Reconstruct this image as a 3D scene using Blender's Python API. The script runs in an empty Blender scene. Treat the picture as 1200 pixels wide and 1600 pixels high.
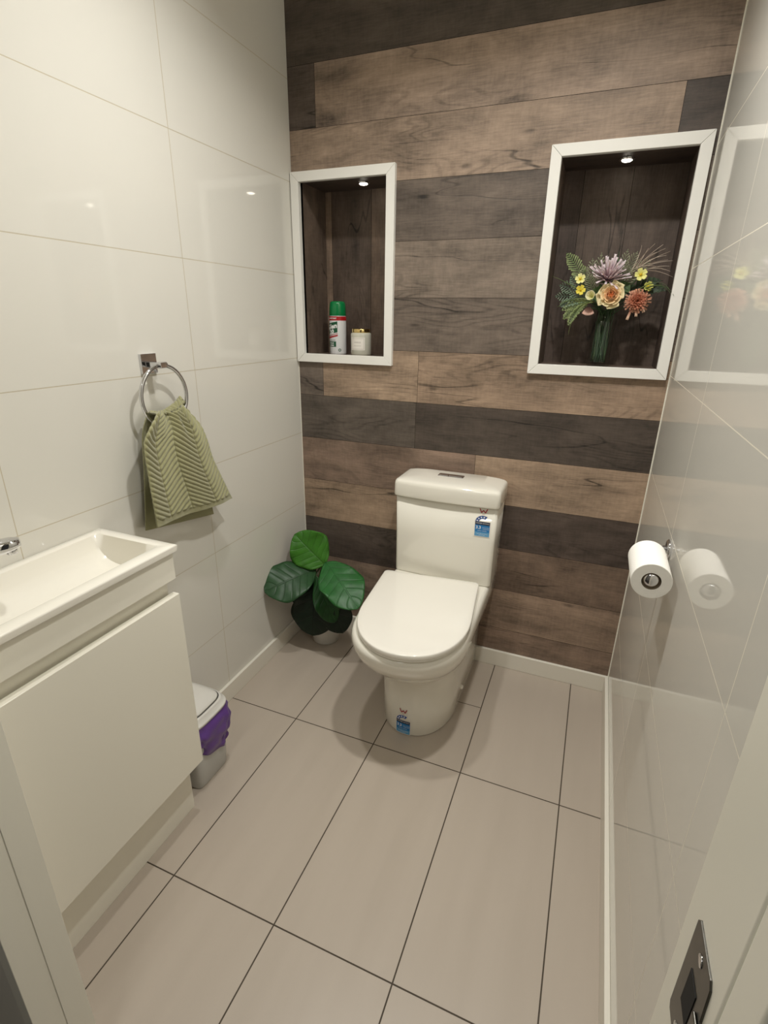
import bpy, bmesh, math, random
from mathutils import Vector, Matrix, noise
R = random.Random(7)
S = bpy.context.scene
COL = S.collection
PI = math.pi
W, H, D0 = 1.310, 2.40, -1.51         # room width, ceiling height, inner face of the door wall
TK = 0.012                            # skirting thickness

# ------------------------------------------------------------------ materials
def lin(c):
    return tuple(((v/255)/12.92 if v/255 <= .04045 else (((v/255)+.055)/1.055)**2.4) for v in c)

def new_mat(name):
    m = bpy.data.materials.new(name); m.use_nodes = True
    nt = m.node_tree
    return m, nt, nt.nodes['Principled BSDF']

def simple(name, rgb, rough=.5, metal=0., coat=0., noise_amt=0., nscale=30, bump=0., spec=.5, trans=0., emis=None, estr=0., sss=0., ior=1.5):
    m, nt, b = new_mat(name)
    c = (*lin(rgb), 1)
    b.inputs['Base Color'].default_value = c
    b.inputs['Roughness'].default_value = rough
    b.inputs['Metallic'].default_value = metal
    b.inputs['Coat Weight'].default_value = coat
    b.inputs['Coat Roughness'].default_value = .05
    b.inputs['Specular IOR Level'].default_value = spec
    b.inputs['Transmission Weight'].default_value = trans
    b.inputs['IOR'].default_value = ior
    if sss: b.inputs['Subsurface Weight'].default_value = sss; b.inputs['Subsurface Scale'].default_value = .005
    if emis: b.inputs['Emission Color'].default_value = (*lin(emis), 1); b.inputs['Emission Strength'].default_value = estr
    tc = nt.nodes.new('ShaderNodeTexCoord'); n = nt.nodes.new('ShaderNodeTexNoise')
    n.inputs['Scale'].default_value = nscale; n.inputs['Detail'].default_value = 4
    nt.links.new(tc.outputs['Object'], n.inputs['Vector'])
    if noise_amt:
        mx = nt.nodes.new('ShaderNodeMix'); mx.data_type = 'RGBA'
        mx.inputs[6].default_value = tuple(v*(1-noise_amt) for v in c[:3])+(1,)
        mx.inputs[7].default_value = tuple(min(1, v*(1+noise_amt)) for v in c[:3])+(1,)
        nt.links.new(n.outputs['Fac'], mx.inputs[0]); nt.links.new(mx.outputs[2], b.inputs['Base Color'])
    if bump:
        bp = nt.nodes.new('ShaderNodeBump'); bp.inputs['Strength'].default_value = bump; bp.inputs['Distance'].default_value = .001
        nt.links.new(n.outputs['Fac'], bp.inputs['Height']); nt.links.new(bp.outputs['Normal'], b.inputs['Normal'])
    return m

def N(nt, t, **kw):
    n = nt.nodes.new(t)
    for k, v in kw.items(): setattr(n, k, v)
    return n
def M(nt, op, a, b=None, c=None, clamp=False):
    n = N(nt, 'ShaderNodeMath', operation=op); n.use_clamp = clamp
    for i, v in enumerate((a, b, c)):
        if v is None: continue
        if isinstance(v, (int, float)): n.inputs[i].default_value = v
        else: nt.links.new(v, n.inputs[i])
    return n.outputs[0]
def mixc(nt, f, a, b):
    n = N(nt, 'ShaderNodeMix', data_type='RGBA')
    for i, v in ((0, f), (6, a), (7, b)):
        if isinstance(v, (int, float)): n.inputs[i].default_value = v
        elif isinstance(v, tuple): n.inputs[i].default_value = v
        else: nt.links.new(v, n.inputs[i])
    return n.outputs[2]
def ramp(nt, f, lo, hi):
    n = N(nt, 'ShaderNodeMapRange', interpolation_type='SMOOTHSTEP'); nt.links.new(f, n.inputs[0])
    n.inputs[1].default_value = lo; n.inputs[2].default_value = hi
    return n.outputs[0]

def wood_mat(name):
    """weathered oak laminate: grain along UV u, colour of each board from the 'tone' attribute"""
    m, nt, b = new_mat(name)
    uv = N(nt, 'ShaderNodeUVMap'); uv.uv_map = 'UVMap'
    at = N(nt, 'ShaderNodeAttribute', attribute_name='tone')
    def scaled(sx, sy, off=0.):
        mp = N(nt, 'ShaderNodeMapping'); mp.inputs['Scale'].default_value = (sx, sy, 1); mp.inputs['Location'].default_value = (off, off*.37, 0)
        nt.links.new(uv.outputs[0], mp.inputs[0]); return mp.outputs[0]
    def nz(vec, sc=1., det=4, rough=.55, dist=0.):
        n = N(nt, 'ShaderNodeTexNoise'); n.inputs['Scale'].default_value = sc; n.inputs['Detail'].default_value = det
        n.inputs['Roughness'].default_value = rough; n.inputs['Distortion'].default_value = dist
        nt.links.new(vec, n.inputs['Vector']); return n.outputs['Fac']
    fine = nz(scaled(16, 230), 1, 5, .7)
    broad = nz(scaled(3.2, 17), 1, 5, .6, .4)
    blot = nz(scaled(5.5, 9, 3.), 1, 5, .65, .6)
    saw = nz(scaled(120, 26, 5.), 1, 3, .5)
    # growth rings: contour lines of a stretched noise
    rn = nz(scaled(1.7, 7.5, 9.), 1, 2, .4, .25)
    ring = M(nt, 'SINE', M(nt, 'MULTIPLY', rn, 120.))
    ringm = M(nt, 'MULTIPLY', ramp(nt, ring, .15, 1.), ramp(nt, nz(scaled(1.6, 6, 31.), 1, 1), .50, .66))
    # long cracks: level set of a very stretched noise, broken up by another
    cn = nz(scaled(.8, 6.0, 17.), 1, 3, .42, .10)
    crack = M(nt, 'SUBTRACT', 1., ramp(nt, M(nt, 'ABSOLUTE', M(nt, 'SUBTRACT', cn, .5)), .0006, .0045))
    crack = M(nt, 'MULTIPLY', crack, ramp(nt, nz(scaled(2.2, 5, 41.), 1, 2), .45, .58))
    # knots
    vo = N(nt, 'ShaderNodeTexVoronoi', feature='F1'); vo.inputs['Scale'].default_value = 1.
    nt.links.new(scaled(3.1, 8.5, 2.), vo.inputs['Vector'])
    knot = M(nt, 'SUBTRACT', 1., ramp(nt, vo.outputs['Distance'], .018, .085))
    v = M(nt, 'ADD', M(nt, 'MULTIPLY', M(nt, 'SUBTRACT', fine, .5), 1.05), M(nt, 'MULTIPLY', M(nt, 'SUBTRACT', broad, .5), 1.15))
    v = M(nt, 'ADD', v, M(nt, 'MULTIPLY', M(nt, 'SUBTRACT', blot, .5), 1.55))
    v = M(nt, 'ADD', v, M(nt, 'MULTIPLY', M(nt, 'SUBTRACT', saw, .5), .38))
    v = M(nt, 'SUBTRACT', v, M(nt, 'MULTIPLY', ringm, .24))
    v = M(nt, 'SUBTRACT', v, M(nt, 'MULTIPLY', crack, .55))
    v = M(nt, 'SUBTRACT', v, M(nt, 'MULTIPLY', knot, .5))
    k = M(nt, 'MAXIMUM', M(nt, 'ADD', v, 1.), .16)
    vm = N(nt, 'ShaderNodeVectorMath', operation='SCALE')
    nt.links.new(at.outputs['Color'], vm.inputs[0]); nt.links.new(M(nt, 'MULTIPLY', k, 1.27), vm.inputs['Scale'])
    tn = N(nt, 'ShaderNodeVectorMath', operation='MULTIPLY'); tn.inputs[1].default_value = (1., 1.04, 1.13); nt.links.new(vm.outputs[0], tn.inputs[0])
    nt.links.new(tn.outputs[0], b.inputs['Base Color'])
    nt.links.new(M(nt, 'ADD', .40, M(nt, 'MULTIPLY', fine, .22)), b.inputs['Roughness'])
    b.inputs['Specular IOR Level'].default_value = .42
    bp = N(nt, 'ShaderNodeBump'); bp.inputs['Strength'].default_value = .35; bp.inputs['Distance'].default_value = .0012
    nt.links.new(v, bp.inputs['Height']); nt.links.new(bp.outputs[0], b.inputs['Normal'])
    return m

def grid_line(nt, coord, pitch, off, half):
    """1 on the joint lines, 0 on the tile"""
    t = M(nt, 'DIVIDE', M(nt, 'SUBTRACT', coord, off), pitch)
    f = M(nt, 'ABSOLUTE', M(nt, 'SUBTRACT', t, M(nt, 'ROUND', t)))
    return M(nt, 'LESS_THAN', M(nt, 'MULTIPLY', f, pitch), half)

def wall_tile(name, offy, offz, grout):
    m, nt, b = new_mat(name)
    tc = N(nt, 'ShaderNodeTexCoord'); sp = N(nt, 'ShaderNodeSeparateXYZ'); nt.links.new(tc.outputs['Object'], sp.inputs[0])
    g = M(nt, 'MAXIMUM', grid_line(nt, sp.outputs['Y'], .5965, offy, .0010), grid_line(nt, sp.outputs['Z'], .2975, offz, .0010))
    n = N(nt, 'ShaderNodeTexNoise'); n.inputs['Scale'].default_value = 2.5; nt.links.new(tc.outputs['Object'], n.inputs['Vector'])
    base = mixc(nt, n.outputs['Fac'], (*lin((221, 218, 209)), 1), (*lin((226, 223, 214)), 1))
    nt.links.new(mixc(nt, g, base, (*lin(grout), 1)), b.inputs['Base Color'])
    nt.links.new(M(nt, 'ADD', .055, M(nt, 'MULTIPLY', g, .5)), b.inputs['Roughness'])
    b.inputs['IOR'].default_value = 1.5
    bp = N(nt, 'ShaderNodeBump'); bp.inputs['Strength'].default_value = .5; bp.inputs['Distance'].default_value = .0006
    nt.links.new(M(nt, 'SUBTRACT', 1., g), bp.inputs['Height']); nt.links.new(bp.outputs[0], b.inputs['Normal'])
    return m

def floor_tile(name):
    m, nt, b = new_mat(name)
    tc = N(nt, 'ShaderNodeTexCoord'); sp = N(nt, 'ShaderNodeSeparateXYZ'); nt.links.new(tc.outputs['Object'], sp.inputs[0])
    X, Y = sp.outputs['X'], sp.outputs['Y']
    g = M(nt, 'MAXIMUM', grid_line(nt, X, .2995, .884, .0017), grid_line(nt, Y, .5963, -.5957, .0017))
    # one cut joint beside the toilet
    e = M(nt, 'LESS_THAN', M(nt, 'ABSOLUTE', M(nt, 'SUBTRACT', Y, -.283)), .0014)
    e = M(nt, 'MULTIPLY', e, M(nt, 'MULTIPLY', M(nt, 'GREATER_THAN', X, .585), M(nt, 'LESS_THAN', X, .884)))
    g = M(nt, 'MAXIMUM', g, e)
    mp = N(nt, 'ShaderNodeMapping'); mp.inputs['Scale'].default_value = (14, 1.6, 1); nt.links.new(tc.outputs['Object'], mp.inputs[0])
    n1 = N(nt, 'ShaderNodeTexNoise'); n1.inputs['Scale'].default_value = 1; n1.inputs['Detail'].default_value = 5; nt.links.new(mp.outputs[0], n1.inputs['Vector'])
    n2 = N(nt, 'ShaderNodeTexNoise'); n2.inputs['Scale'].default_value = 600; nt.links.new(tc.outputs['Object'], n2.inputs['Vector'])
    f = M(nt, 'ADD', M(nt, 'MULTIPLY', n1.outputs['Fac'], .8), M(nt, 'MULTIPLY', n2.outputs['Fac'], .25))
    base = mixc(nt, f, (*lin((173, 161, 147)), 1), (*lin((190, 178, 164)), 1))
    nt.links.new(mixc(nt, g, base, (*lin((70, 60, 48)), 1)), b.inputs['Base Color'])
    nt.links.new(M(nt, 'ADD', M(nt, 'ADD', .30, M(nt, 'MULTIPLY', n1.outputs['Fac'], .1)), M(nt, 'MULTIPLY', g, .4)), b.inputs['Roughness'])
    bp = N(nt, 'ShaderNodeBump'); bp.inputs['Strength'].default_value = .6; bp.inputs['Distance'].default_value = .001
    nt.links.new(M(nt, 'SUBTRACT', 1., g), bp.inputs['Height']); nt.links.new(bp.outputs[0], b.inputs['Normal'])
    return m

def attr_mat(name, rough=.6, attr='tone', sheen=0., bump=0., nscale=200, spec=.5, sss=0.):
    m, nt, b = new_mat(name)
    a = N(nt, 'ShaderNodeAttribute', attribute_name=attr); tc = N(nt, 'ShaderNodeTexCoord')
    n = N(nt, 'ShaderNodeTexNoise'); n.inputs['Scale'].default_value = nscale; nt.links.new(tc.outputs['Object'], n.inputs['Vector'])
    vm = N(nt, 'ShaderNodeVectorMath', operation='SCALE'); nt.links.new(a.outputs['Color'], vm.inputs[0])
    nt.links.new(M(nt, 'ADD', .86, M(nt, 'MULTIPLY', n.outputs['Fac'], .28)), vm.inputs['Scale'])
    nt.links.new(vm.outputs[0], b.inputs['Base Color'])
    b.inputs['Roughness'].default_value = rough; b.inputs['Sheen Weight'].default_value = sheen; b.inputs['Specular IOR Level'].default_value = spec
    if sss: b.inputs['Subsurface Weight'].default_value = sss; b.inputs['Subsurface Scale'].default_value = .004
    if bump:
        bp = N(nt, 'ShaderNodeBump'); bp.inputs['Strength'].default_value = bump; bp.inputs['Distance'].default_value = .001
        nt.links.new(n.outputs['Fac'], bp.inputs['Height']); nt.links.new(bp.outputs[0], b.inputs['Normal'])
    return m

MAT = dict(
    wood=wood_mat('weathered_oak_laminate'),
    tileL=wall_tile('gloss_wall_tile_left', -.590, .0, (196, 186, 163)),
    tileR=wall_tile('gloss_wall_tile_right', -.605, .0, (238, 232, 216)),  # grout coloured paler here to paint its brightness against the dark reflections
    floor=floor_tile('matt_floor_tile'),
    paint=simple('white_gloss_paint', (232, 227, 214), .28, bump=.05, nscale=60),
    frame=simple('white_satin_paint', (240, 238, 232), .35, bump=.08, nscale=90),
    jamb=simple('door_jamb_paint', (243, 239, 224), .35, bump=.05, nscale=50),
    ceil=simple('ceiling_paint', (235, 232, 222), .8, bump=.05, nscale=120),
    gap=simple('board_gap', (30, 24, 19), .9, noise_amt=.2),
    hall=simple('hallway_boards', (60, 55, 50), .5, noise_amt=.3, nscale=8),
    hallwall=simple('hallway_plaster', (150, 146, 138), .8, noise_amt=.03),
    sealant=simple('white_sealant', (240, 236, 222), .4, noise_amt=.02),
    ceramic=simple('white_vitreous_china', (238, 234, 222), .07, coat=.4, noise_amt=.005, nscale=5),
    plastic=simple('white_seat_plastic', (240, 236, 226), .16, coat=.3, noise_amt=.005),
    lacquer=simple('white_lacquer', (240, 236, 222), .20, noise_amt=.006, nscale=6),
    polymarble=simple('polymarble_basin', (242, 238, 227), .16, coat=.3, noise_amt=.006, nscale=6),
    chrome=simple('chrome', (215, 215, 218), .07, metal=1., noise_amt=.02, nscale=4),
    darkmetal=simple('brushed_gunmetal', (92, 90, 85), .35, metal=1., noise_amt=.25, nscale=30, bump=.2),
    hole=simple('latch_recess', (18, 15, 13), .8, noise_amt=.2),
    paper=simple('toilet_tissue', (246, 243, 236), .95, bump=.35, nscale=260, noise_amt=.01),
    card=simple('cardboard_core', (150, 135, 112), .9, noise_amt=.1),
    binw=simple('white_bin_plastic', (216, 213, 206), .25, noise_amt=.01),
    binb=simple('pale_grey_bin_plastic', (196, 196, 192), .45, noise_amt=.02),
    seam=simple('dark_plastic_gap', (60, 58, 55), .6, noise_amt=.1),
    bag=simple('purple_bin_liner', (98, 62, 140), .32, noise_amt=.12, nscale=40, bump=.2, sss=.1),
    pot=simple('white_pot_glaze', (222, 220, 214), .45, noise_amt=.02, bump=.1),
    soil=simple('dark_potting_mix', (38, 30, 24), .95, noise_amt=.4, nscale=150, bump=.6),
    stem=simple('leaf_stalk_green', (52, 66, 34), .5, noise_amt=.2),
    leaf=attr_mat('fiddle_leaf', .40, nscale=60, bump=.1, sss=.0, spec=.32),
    petal=attr_mat('fabric_petals', .7, nscale=260, sss=.1),
    sprig=attr_mat('artificial_foliage', .6, nscale=200),
    glass=simple('clear_vase_glass', (245, 250, 248), .02, trans=1., ior=1.45, noise_amt=.0),
    jar=simple('candle_jar_glass', (205, 202, 186), .08, coat=.5, noise_amt=.03, nscale=12),
    gold=simple('polished_gold_lid', (232, 205, 140), .14, metal=1., noise_amt=.03),
    labelw=simple('white_label_paper', (240, 234, 224), .6, noise_amt=.01),
    ink=simple('grey_label_ink', (150, 140, 128), .7, noise_amt=.02),
    canw=simple('white_enamelled_can', (222, 222, 222), .25, noise_amt=.01),
    green=simple('bright_green_plastic', (14, 122, 66), .22, noise_amt=.04),
    dgreen=simple('dark_green_print', (16, 82, 52), .35, noise_amt=.04),
    red=simple('red_print', (176, 28, 34), .35, noise_amt=.04),
    white=simple('white_print', (240, 240, 238), .4, noise_amt=.01),
    blue=simple('label_blue', (32, 122, 186), .4, noise_amt=.03),
    pblue=simple('label_pale_blue', (96, 160, 204), .4, noise_amt=.03),
    navy=simple('label_navy', (20, 34, 66), .4, noise_amt=.03),
    mblue=simple('label_arc_blue', (34, 80, 158), .4, noise_amt=.03),
    maroon=simple('label_red', (160, 36, 52), .4, noise_amt=.03),
    lens=simple('lit_lamp_lens', (255, 250, 240), .4, emis=(255, 246, 228), estr=14.),
)
def towel_mat():
    m, nt, b = new_mat('sage_terry')
    tc = N(nt, 'ShaderNodeTexCoord'); n = N(nt, 'ShaderNodeTexNoise'); n.inputs['Scale'].default_value = 900; n.inputs['Detail'].default_value = 3
    nt.links.new(tc.outputs['Object'], n.inputs['Vector'])
    nt.links.new(mixc(nt, n.outputs['Fac'], (*lin((124, 122, 84)), 1), (*lin((182, 179, 138)), 1)), b.inputs['Base Color'])
    b.inputs['Roughness'].default_value = .95; b.inputs['Sheen Weight'].default_value = .5; b.inputs['Specular IOR Level'].default_value = .15
    bp = N(nt, 'ShaderNodeBump'); bp.inputs['Strength'].default_value = .7; bp.inputs['Distance'].default_value = .0015
    nt.links.new(n.outputs['Fac'], bp.inputs['Height']); nt.links.new(bp.outputs[0], b.inputs['Normal'])
    return m
MAT['towel'] = towel_mat()
def thin_glass():
    """thin clear vase wall: mostly see-through, mirror-like at glancing angles"""
    m, nt, b = new_mat('thin_vase_glass')
    out = [n for n in nt.nodes if n.type == 'OUTPUT_MATERIAL'][0]
    tr = N(nt, 'ShaderNodeBsdfTransparent'); tr.inputs[0].default_value = (.96, .975, .965, 1)
    gl = N(nt, 'ShaderNodeBsdfGlossy'); gl.inputs['Roughness'].default_value = .03
    fr = N(nt, 'ShaderNodeLayerWeight'); fr.inputs[0].default_value = .5
    mx = N(nt, 'ShaderNodeMixShader'); nt.links.new(M(nt, 'ADD', .03, M(nt, 'MULTIPLY', M(nt, 'POWER', fr.outputs['Facing'], 4.), .5)), mx.inputs[0]); nt.links.new(tr.outputs[0], mx.inputs[1]); nt.links.new(gl.outputs[0], mx.inputs[2])
    nt.links.new(mx.outputs[0], out.inputs[0]); nt.nodes.remove(b)
    return m
MAT['glass'] = thin_glass()
def leaf_mat():
    """glossy fiddle leaf: paler veins read from the UV map, leaf colour from the 'tone' attribute"""
    m = MAT['leaf']; nt = m.node_tree; b = nt.nodes['Principled BSDF']
    uv = N(nt, 'ShaderNodeUVMap'); uv.uv_map = 'UVMap'; sp = N(nt, 'ShaderNodeSeparateXYZ'); nt.links.new(uv.outputs[0], sp.inputs[0])
    U, V = sp.outputs['X'], sp.outputs['Y']                          # U 0..1 along, V -1..1 across
    av = M(nt, 'ABSOLUTE', V)
    t = M(nt, 'MULTIPLY', M(nt, 'SUBTRACT', U, M(nt, 'MULTIPLY', av, .20)), 6.5)
    fr = M(nt, 'ABSOLUTE', M(nt, 'SUBTRACT', t, M(nt, 'ROUND', t)))
    vein = M(nt, 'MAXIMUM', M(nt, 'SUBTRACT', 1., ramp(nt, fr, .0, .10)), M(nt, 'SUBTRACT', 1., ramp(nt, av, .015, .06)))
    a = N(nt, 'ShaderNodeAttribute', attribute_name='tone')
    tc = N(nt, 'ShaderNodeTexCoord'); n = N(nt, 'ShaderNodeTexNoise'); n.inputs['Scale'].default_value = 35; n.inputs['Detail'].default_value = 4
    nt.links.new(tc.outputs['Object'], n.inputs['Vector'])
    k = M(nt, 'ADD', M(nt, 'ADD', .62, M(nt, 'MULTIPLY', n.outputs['Fac'], .75)), M(nt, 'MULTIPLY', vein, -.20))
    vm = N(nt, 'ShaderNodeVectorMath', operation='SCALE'); nt.links.new(a.outputs['Color'], vm.inputs[0]); nt.links.new(k, vm.inputs['Scale'])
    nt.links.new(vm.outputs[0], b.inputs['Base Color'])
    bp = N(nt, 'ShaderNodeBump'); bp.inputs['Strength'].default_value = .35; bp.inputs['Distance'].default_value = .003
    nt.links.new(M(nt, 'SUBTRACT', 0., vein), bp.inputs['Height']); nt.links.new(bp.outputs[0], b.inputs['Normal'])
leaf_mat()

# ------------------------------------------------------------------ object helpers
def obj(name, bm, mat, parent=None, smooth=False, bevel=0., solid=0., label=None, recalc=True, subsurf=0, ang=40):
    if recalc: bmesh.ops.recalc_face_normals(bm, faces=bm.faces)
    me = bpy.data.meshes.new(name); bm.to_mesh(me); bm.free()
    for mm in (mat if isinstance(mat, (list, tuple)) else [mat]): me.materials.append(mm)
    o = bpy.data.objects.new(name, me); COL.objects.link(o)
    if parent: o.parent = parent; o.matrix_parent_inverse = world_of(parent).inverted()
    if smooth:
        for p in me.polygons: p.use_smooth = True
    if solid:
        s = o.modifiers.new('thickness', 'SOLIDIFY'); s.thickness = solid; s.offset = 0
    if subsurf:
        s = o.modifiers.new('round', 'SUBSURF'); s.levels = s.render_levels = subsurf
    if bevel:
        s = o.modifiers.new('edge', 'BEVEL'); s.width = bevel; s.segments = 3; s.limit_method = 'ANGLE'; s.angle_limit = math.radians(ang)
        for p in me.polygons: p.use_smooth = True
        w = o.modifiers.new('wn', 'WEIGHTED_NORMAL'); w.keep_sharp = True
    if label: o['label'] = label
    return o
def world_of(o):
    m = Matrix.Translation(o.location) @ o.rotation_euler.to_matrix().to_4x4()
    return world_of(o.parent) @ m if o.parent and o.type == 'EMPTY' else m
def thing(name, label, cat, loc=(0, 0, 0), group=None):
    o = bpy.data.objects.new(name, None); COL.objects.link(o); o.location = loc; o.empty_display_size = .05
    o['label'] = label; o['category'] = cat
    if group: o['group'] = group
    return o
def tag(o, label, cat, group=None):
    o['label'] = label; o['category'] = cat
    if group: o['group'] = group
    return o
def struct(o, label=None):
    o['kind'] = 'structure'
    if label: o['label'] = label
    return o

def box(bm, lo, hi):
    v = [bm.verts.new((x, y, z)) for x in (lo[0], hi[0]) for y in (lo[1], hi[1]) for z in (lo[2], hi[2])]
    fs = [(0, 1, 3, 2), (4, 6, 7, 5), (0, 4, 5, 1), (2, 3, 7, 6), (0, 2, 6, 4), (1, 5, 7, 3)]
    return [bm.faces.new([v[i] for i in f]) for f in fs]
def boxes(*bs):
    bm = bmesh.new()
    for lo, hi in bs: box(bm, lo, hi)
    return bm
def loft(bm, rings, cap0=True, cap1=True, close=False):
    vs = [[bm.verts.new(p) for p in r] for r in rings]; n = len(vs[0])
    rr = range(len(vs)) if close else range(len(vs)-1)
    for i in rr:
        a, b = vs[i], vs[(i+1) % len(vs)]
        for j in range(n): bm.faces.new((a[j], a[(j+1) % n], b[(j+1) % n], b[j]))
    if cap0 and not close: bm.faces.new(vs[0][::-1])
    if cap1 and not close: bm.faces.new(vs[-1])
    return vs
def lathe(bm, prof, c=(0, 0, 0), n=40, axis='z', cap0=True, cap1=True):
    rings = []
    for r, h in prof:
        ring = []
        for k in range(n):
            a = 2*PI*k/n; u, v = r*math.cos(a), r*math.sin(a)
            p = {'z': (u, v, h), 'y': (u, h, v), 'x': (h, u, v)}[axis]
            ring.append(tuple(c[i]+p[i] for i in range(3)))
        rings.append(ring)
    return loft(bm, rings, cap0, cap1)
def frames(path):
    path = [Vector(p) for p in path]; out = []; nrm = None
    for i, p in enumerate(path):
        t = (path[min(i+1, len(path)-1)]-path[max(i-1, 0)]).normalized()
        if nrm is None: nrm = t.orthogonal().normalized()
        else:
            nrm = (nrm-t*nrm.dot(t))
            nrm = nrm.normalized() if nrm.length > 1e-6 else t.orthogonal().normalized()
        out.append((p, nrm, t.cross(nrm)))
    return out
def tube(bm, path, r, n=8, closed=False):
    fr = frames(path); rings = []
    for i, (p, a, b) in enumerate(fr):
        rr = r[i] if isinstance(r, (list, tuple)) else r
        rings.append([p+(a*math.cos(2*PI*k/n)+b*math.sin(2*PI*k/n))*rr for k in range(n)])
    loft(bm, rings, not closed, not closed, closed)
def bez(a, b, c, n=10):
    a, b, c = Vector(a), Vector(b), Vector(c)
    return [a*(1-t)**2+b*2*t*(1-t)+c*t*t for t in [i/(n-1) for i in range(n)]]
def tint(o, f):
    """colour attribute 'tone' per vertex of the thing's own colouring: f(co, index) -> rgb 0..255"""
    a = o.data.color_attributes.new('tone', 'FLOAT_COLOR', 'POINT')
    for i, v in enumerate(o.data.vertices):
        a.data[i].color = (*lin(f(v.co, i)), 1)
def text_bm(bm, s, size, tf, extrude=.0, align='CENTER', mi=0, sx=1., shear=0., bold=0.):
    cu = bpy.data.curves.new('txt', 'FONT'); cu.body = s; cu.size = size; cu.align_x = align; cu.align_y = 'CENTER'
    cu.resolution_u = 2; cu.shear = shear; cu.offset = bold
    o = bpy.data.objects.new('txt', cu); COL.objects.link(o)
    dg = bpy.context.evaluated_depsgraph_get(); me = bpy.data.meshes.new_from_object(o.evaluated_get(dg))
    vs = [bm.verts.new(tf(v.co.x*sx, v.co.y)) for v in me.vertices]
    for p in me.polygons:
        try: f = bm.faces.new([vs[i] for i in p.vertices]); f.material_index = mi
        except ValueError: pass
    bpy.data.objects.remove(o); bpy.data.curves.remove(cu); bpy.data.meshes.remove(me)
def patch(bm, pts, tf, mi=0, sub=1):
    """flat polygon given in label coordinates and laid on a surface by tf; sub splits a quad across its width"""
    if len(pts) == 4 and sub > 1:
        a, b, c, d = pts
        for i in range(sub):
            t0, t1 = i/sub, (i+1)/sub
            q = [(a[0]+(b[0]-a[0])*t0, a[1]+(b[1]-a[1])*t0), (a[0]+(b[0]-a[0])*t1, a[1]+(b[1]-a[1])*t1),
                 (d[0]+(c[0]-d[0])*t1, d[1]+(c[1]-d[1])*t1), (d[0]+(c[0]-d[0])*t0, d[1]+(c[1]-d[1])*t0)]
            bm.faces.new([bm.verts.new(tf(*p)) for p in q]).material_index = mi
    else:
        bm.faces.new([bm.verts.new(tf(*p)) for p in pts]).material_index = mi

# ------------------------------------------------------------------ the room
HY = -2.75
struct(obj('floor', boxes(((-.02, -1.625, -.05), (W+.02, .02, 0))), MAT['floor']))
struct(obj('floor_hall', boxes(((-1.2, HY, -.052), (2.4, -1.6251, -.002))), MAT['hall']))
struct(obj('ceiling', boxes(((-1.2, HY, H), (2.4, .30, H+.05))), MAT['ceil']))
struct(obj('wall_left', boxes(((-.08, -1.60, 0), (0, .01, H))), MAT['tileL']))
struct(obj('wall_right', boxes(((W, -1.60, 0), (W+.08, .01, H))), MAT['tileR']))
struct(obj('wall_hall', boxes(((-1.2, HY-.06, 0), (2.4, HY, H))), MAT['hallwall']))
# door wall: left return, right return, over-door panel
struct(obj('wall_front', boxes(((-1.2, -1.59, 0), (.385, -1.51, H)), ((1.245, -1.59, 0), (2.4, -1.51, H)), ((.385, -1.59, 2.07), (1.245, -1.51, H))), MAT['paint']))
d = bpy.data.objects.new('door_1', None); COL.objects.link(d); d['kind'] = 'structure'
obj('door_jamb', boxes(((.385, -1.592, 0), (.4095, -1.509, 2.05))), MAT['jamb'], d, bevel=.001)
obj('door_jamb', boxes(((1.2235, -1.592, 0), (1.245, -1.509, 2.05))), MAT['jamb'], d, bevel=.002)
obj('door_jamb', boxes(((.385, -1.592, 2.05), (1.245, -1.509, 2.07))), MAT['jamb'], d, bevel=.001)
obj('door_stop', boxes(((.4095, -1.549, 0), (.4108, -1.509, 2.05))), MAT['jamb'], d, bevel=.0008)
obj('architrave', boxes(((1.2238, -1.626, 0), (1.29, -1.592, 2.07))), MAT['jamb'], d, bevel=.003)

# back wall boards -------------------------------------------------
LIGHT, MID, WARM, DARK, GREY = (136, 119, 102), (122, 103, 86), (112, 93, 77), (76, 65, 56), (100, 88, 76)
ZB = [0, .172, .349, .525, .699, .877, 1.050, 1.232, 1.409, 1.586, 1.764, 1.937, 2.113, 2.289, H]
ROWS = [  # per row: joints and board colours
    ([0, .62, W], [WARM, (118, 98, 81)]),
    ([0, .50, W], [MID, (128, 107, 88)]),
    ([0, .66, W], [DARK, (108, 89, 73)]),
    ([0, .60, W], [(136, 114, 92), (76, 64, 55)]),
    ([0, .731, W], [(116, 96, 80), (140, 118, 96)]),
    ([0, .494, W], [(84, 74, 64), (72, 62, 53)]),
    ([0, .107, .497, W], [(96, 84, 73), (140, 118, 96), (134, 112, 91)]),
    ([0, W], [(100, 87, 75)]),
    ([0, W], [(112, 98, 84)]),
    ([0, W], [(92, 80, 69)]),
    ([0, 1.209, W], [(134, 114, 95), (72, 62, 54)]),
    ([0, .103, W], [(84, 72, 63), (136, 116, 98)]),
    ([0, W], [(74, 64, 55)]),
    ([0, .7, W], [LIGHT, MID]),
]
NL = (.004, .398, 1.178, 1.813)       # niche frames outer (x0,x1,z0,z1)
NR = (.884, 1.299, 1.177, 1.819)
FW = .031
def hole(n): return (n[0]+FW-.003, n[1]-FW+.003, n[2]+FW-.006, n[3]-FW+.006)
HOLES = [hole(NL), hole(NR)]
def board_faces(bm, uvl, tl, quad, along, tone, rnd):
    """one rectangular cell of a board; along = 0/1/2 world axis of the grain"""
    f = bm.faces.new([bm.verts.new(p) for p in quad])
    ax = [i for i in range(3) if i != along]
    for l in f.loops:
        co = l.vert.co
        # the across coordinate is whichever other axis varies over this quad
        vary = max(ax, key=lambda i: max(q[i] for q in quad)-min(q[i] for q in quad))
        l[uvl].uv = (co[along]+rnd[0], co[vary]+rnd[1]); l[tl] = (*lin(tone), 1)
    return f
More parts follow.
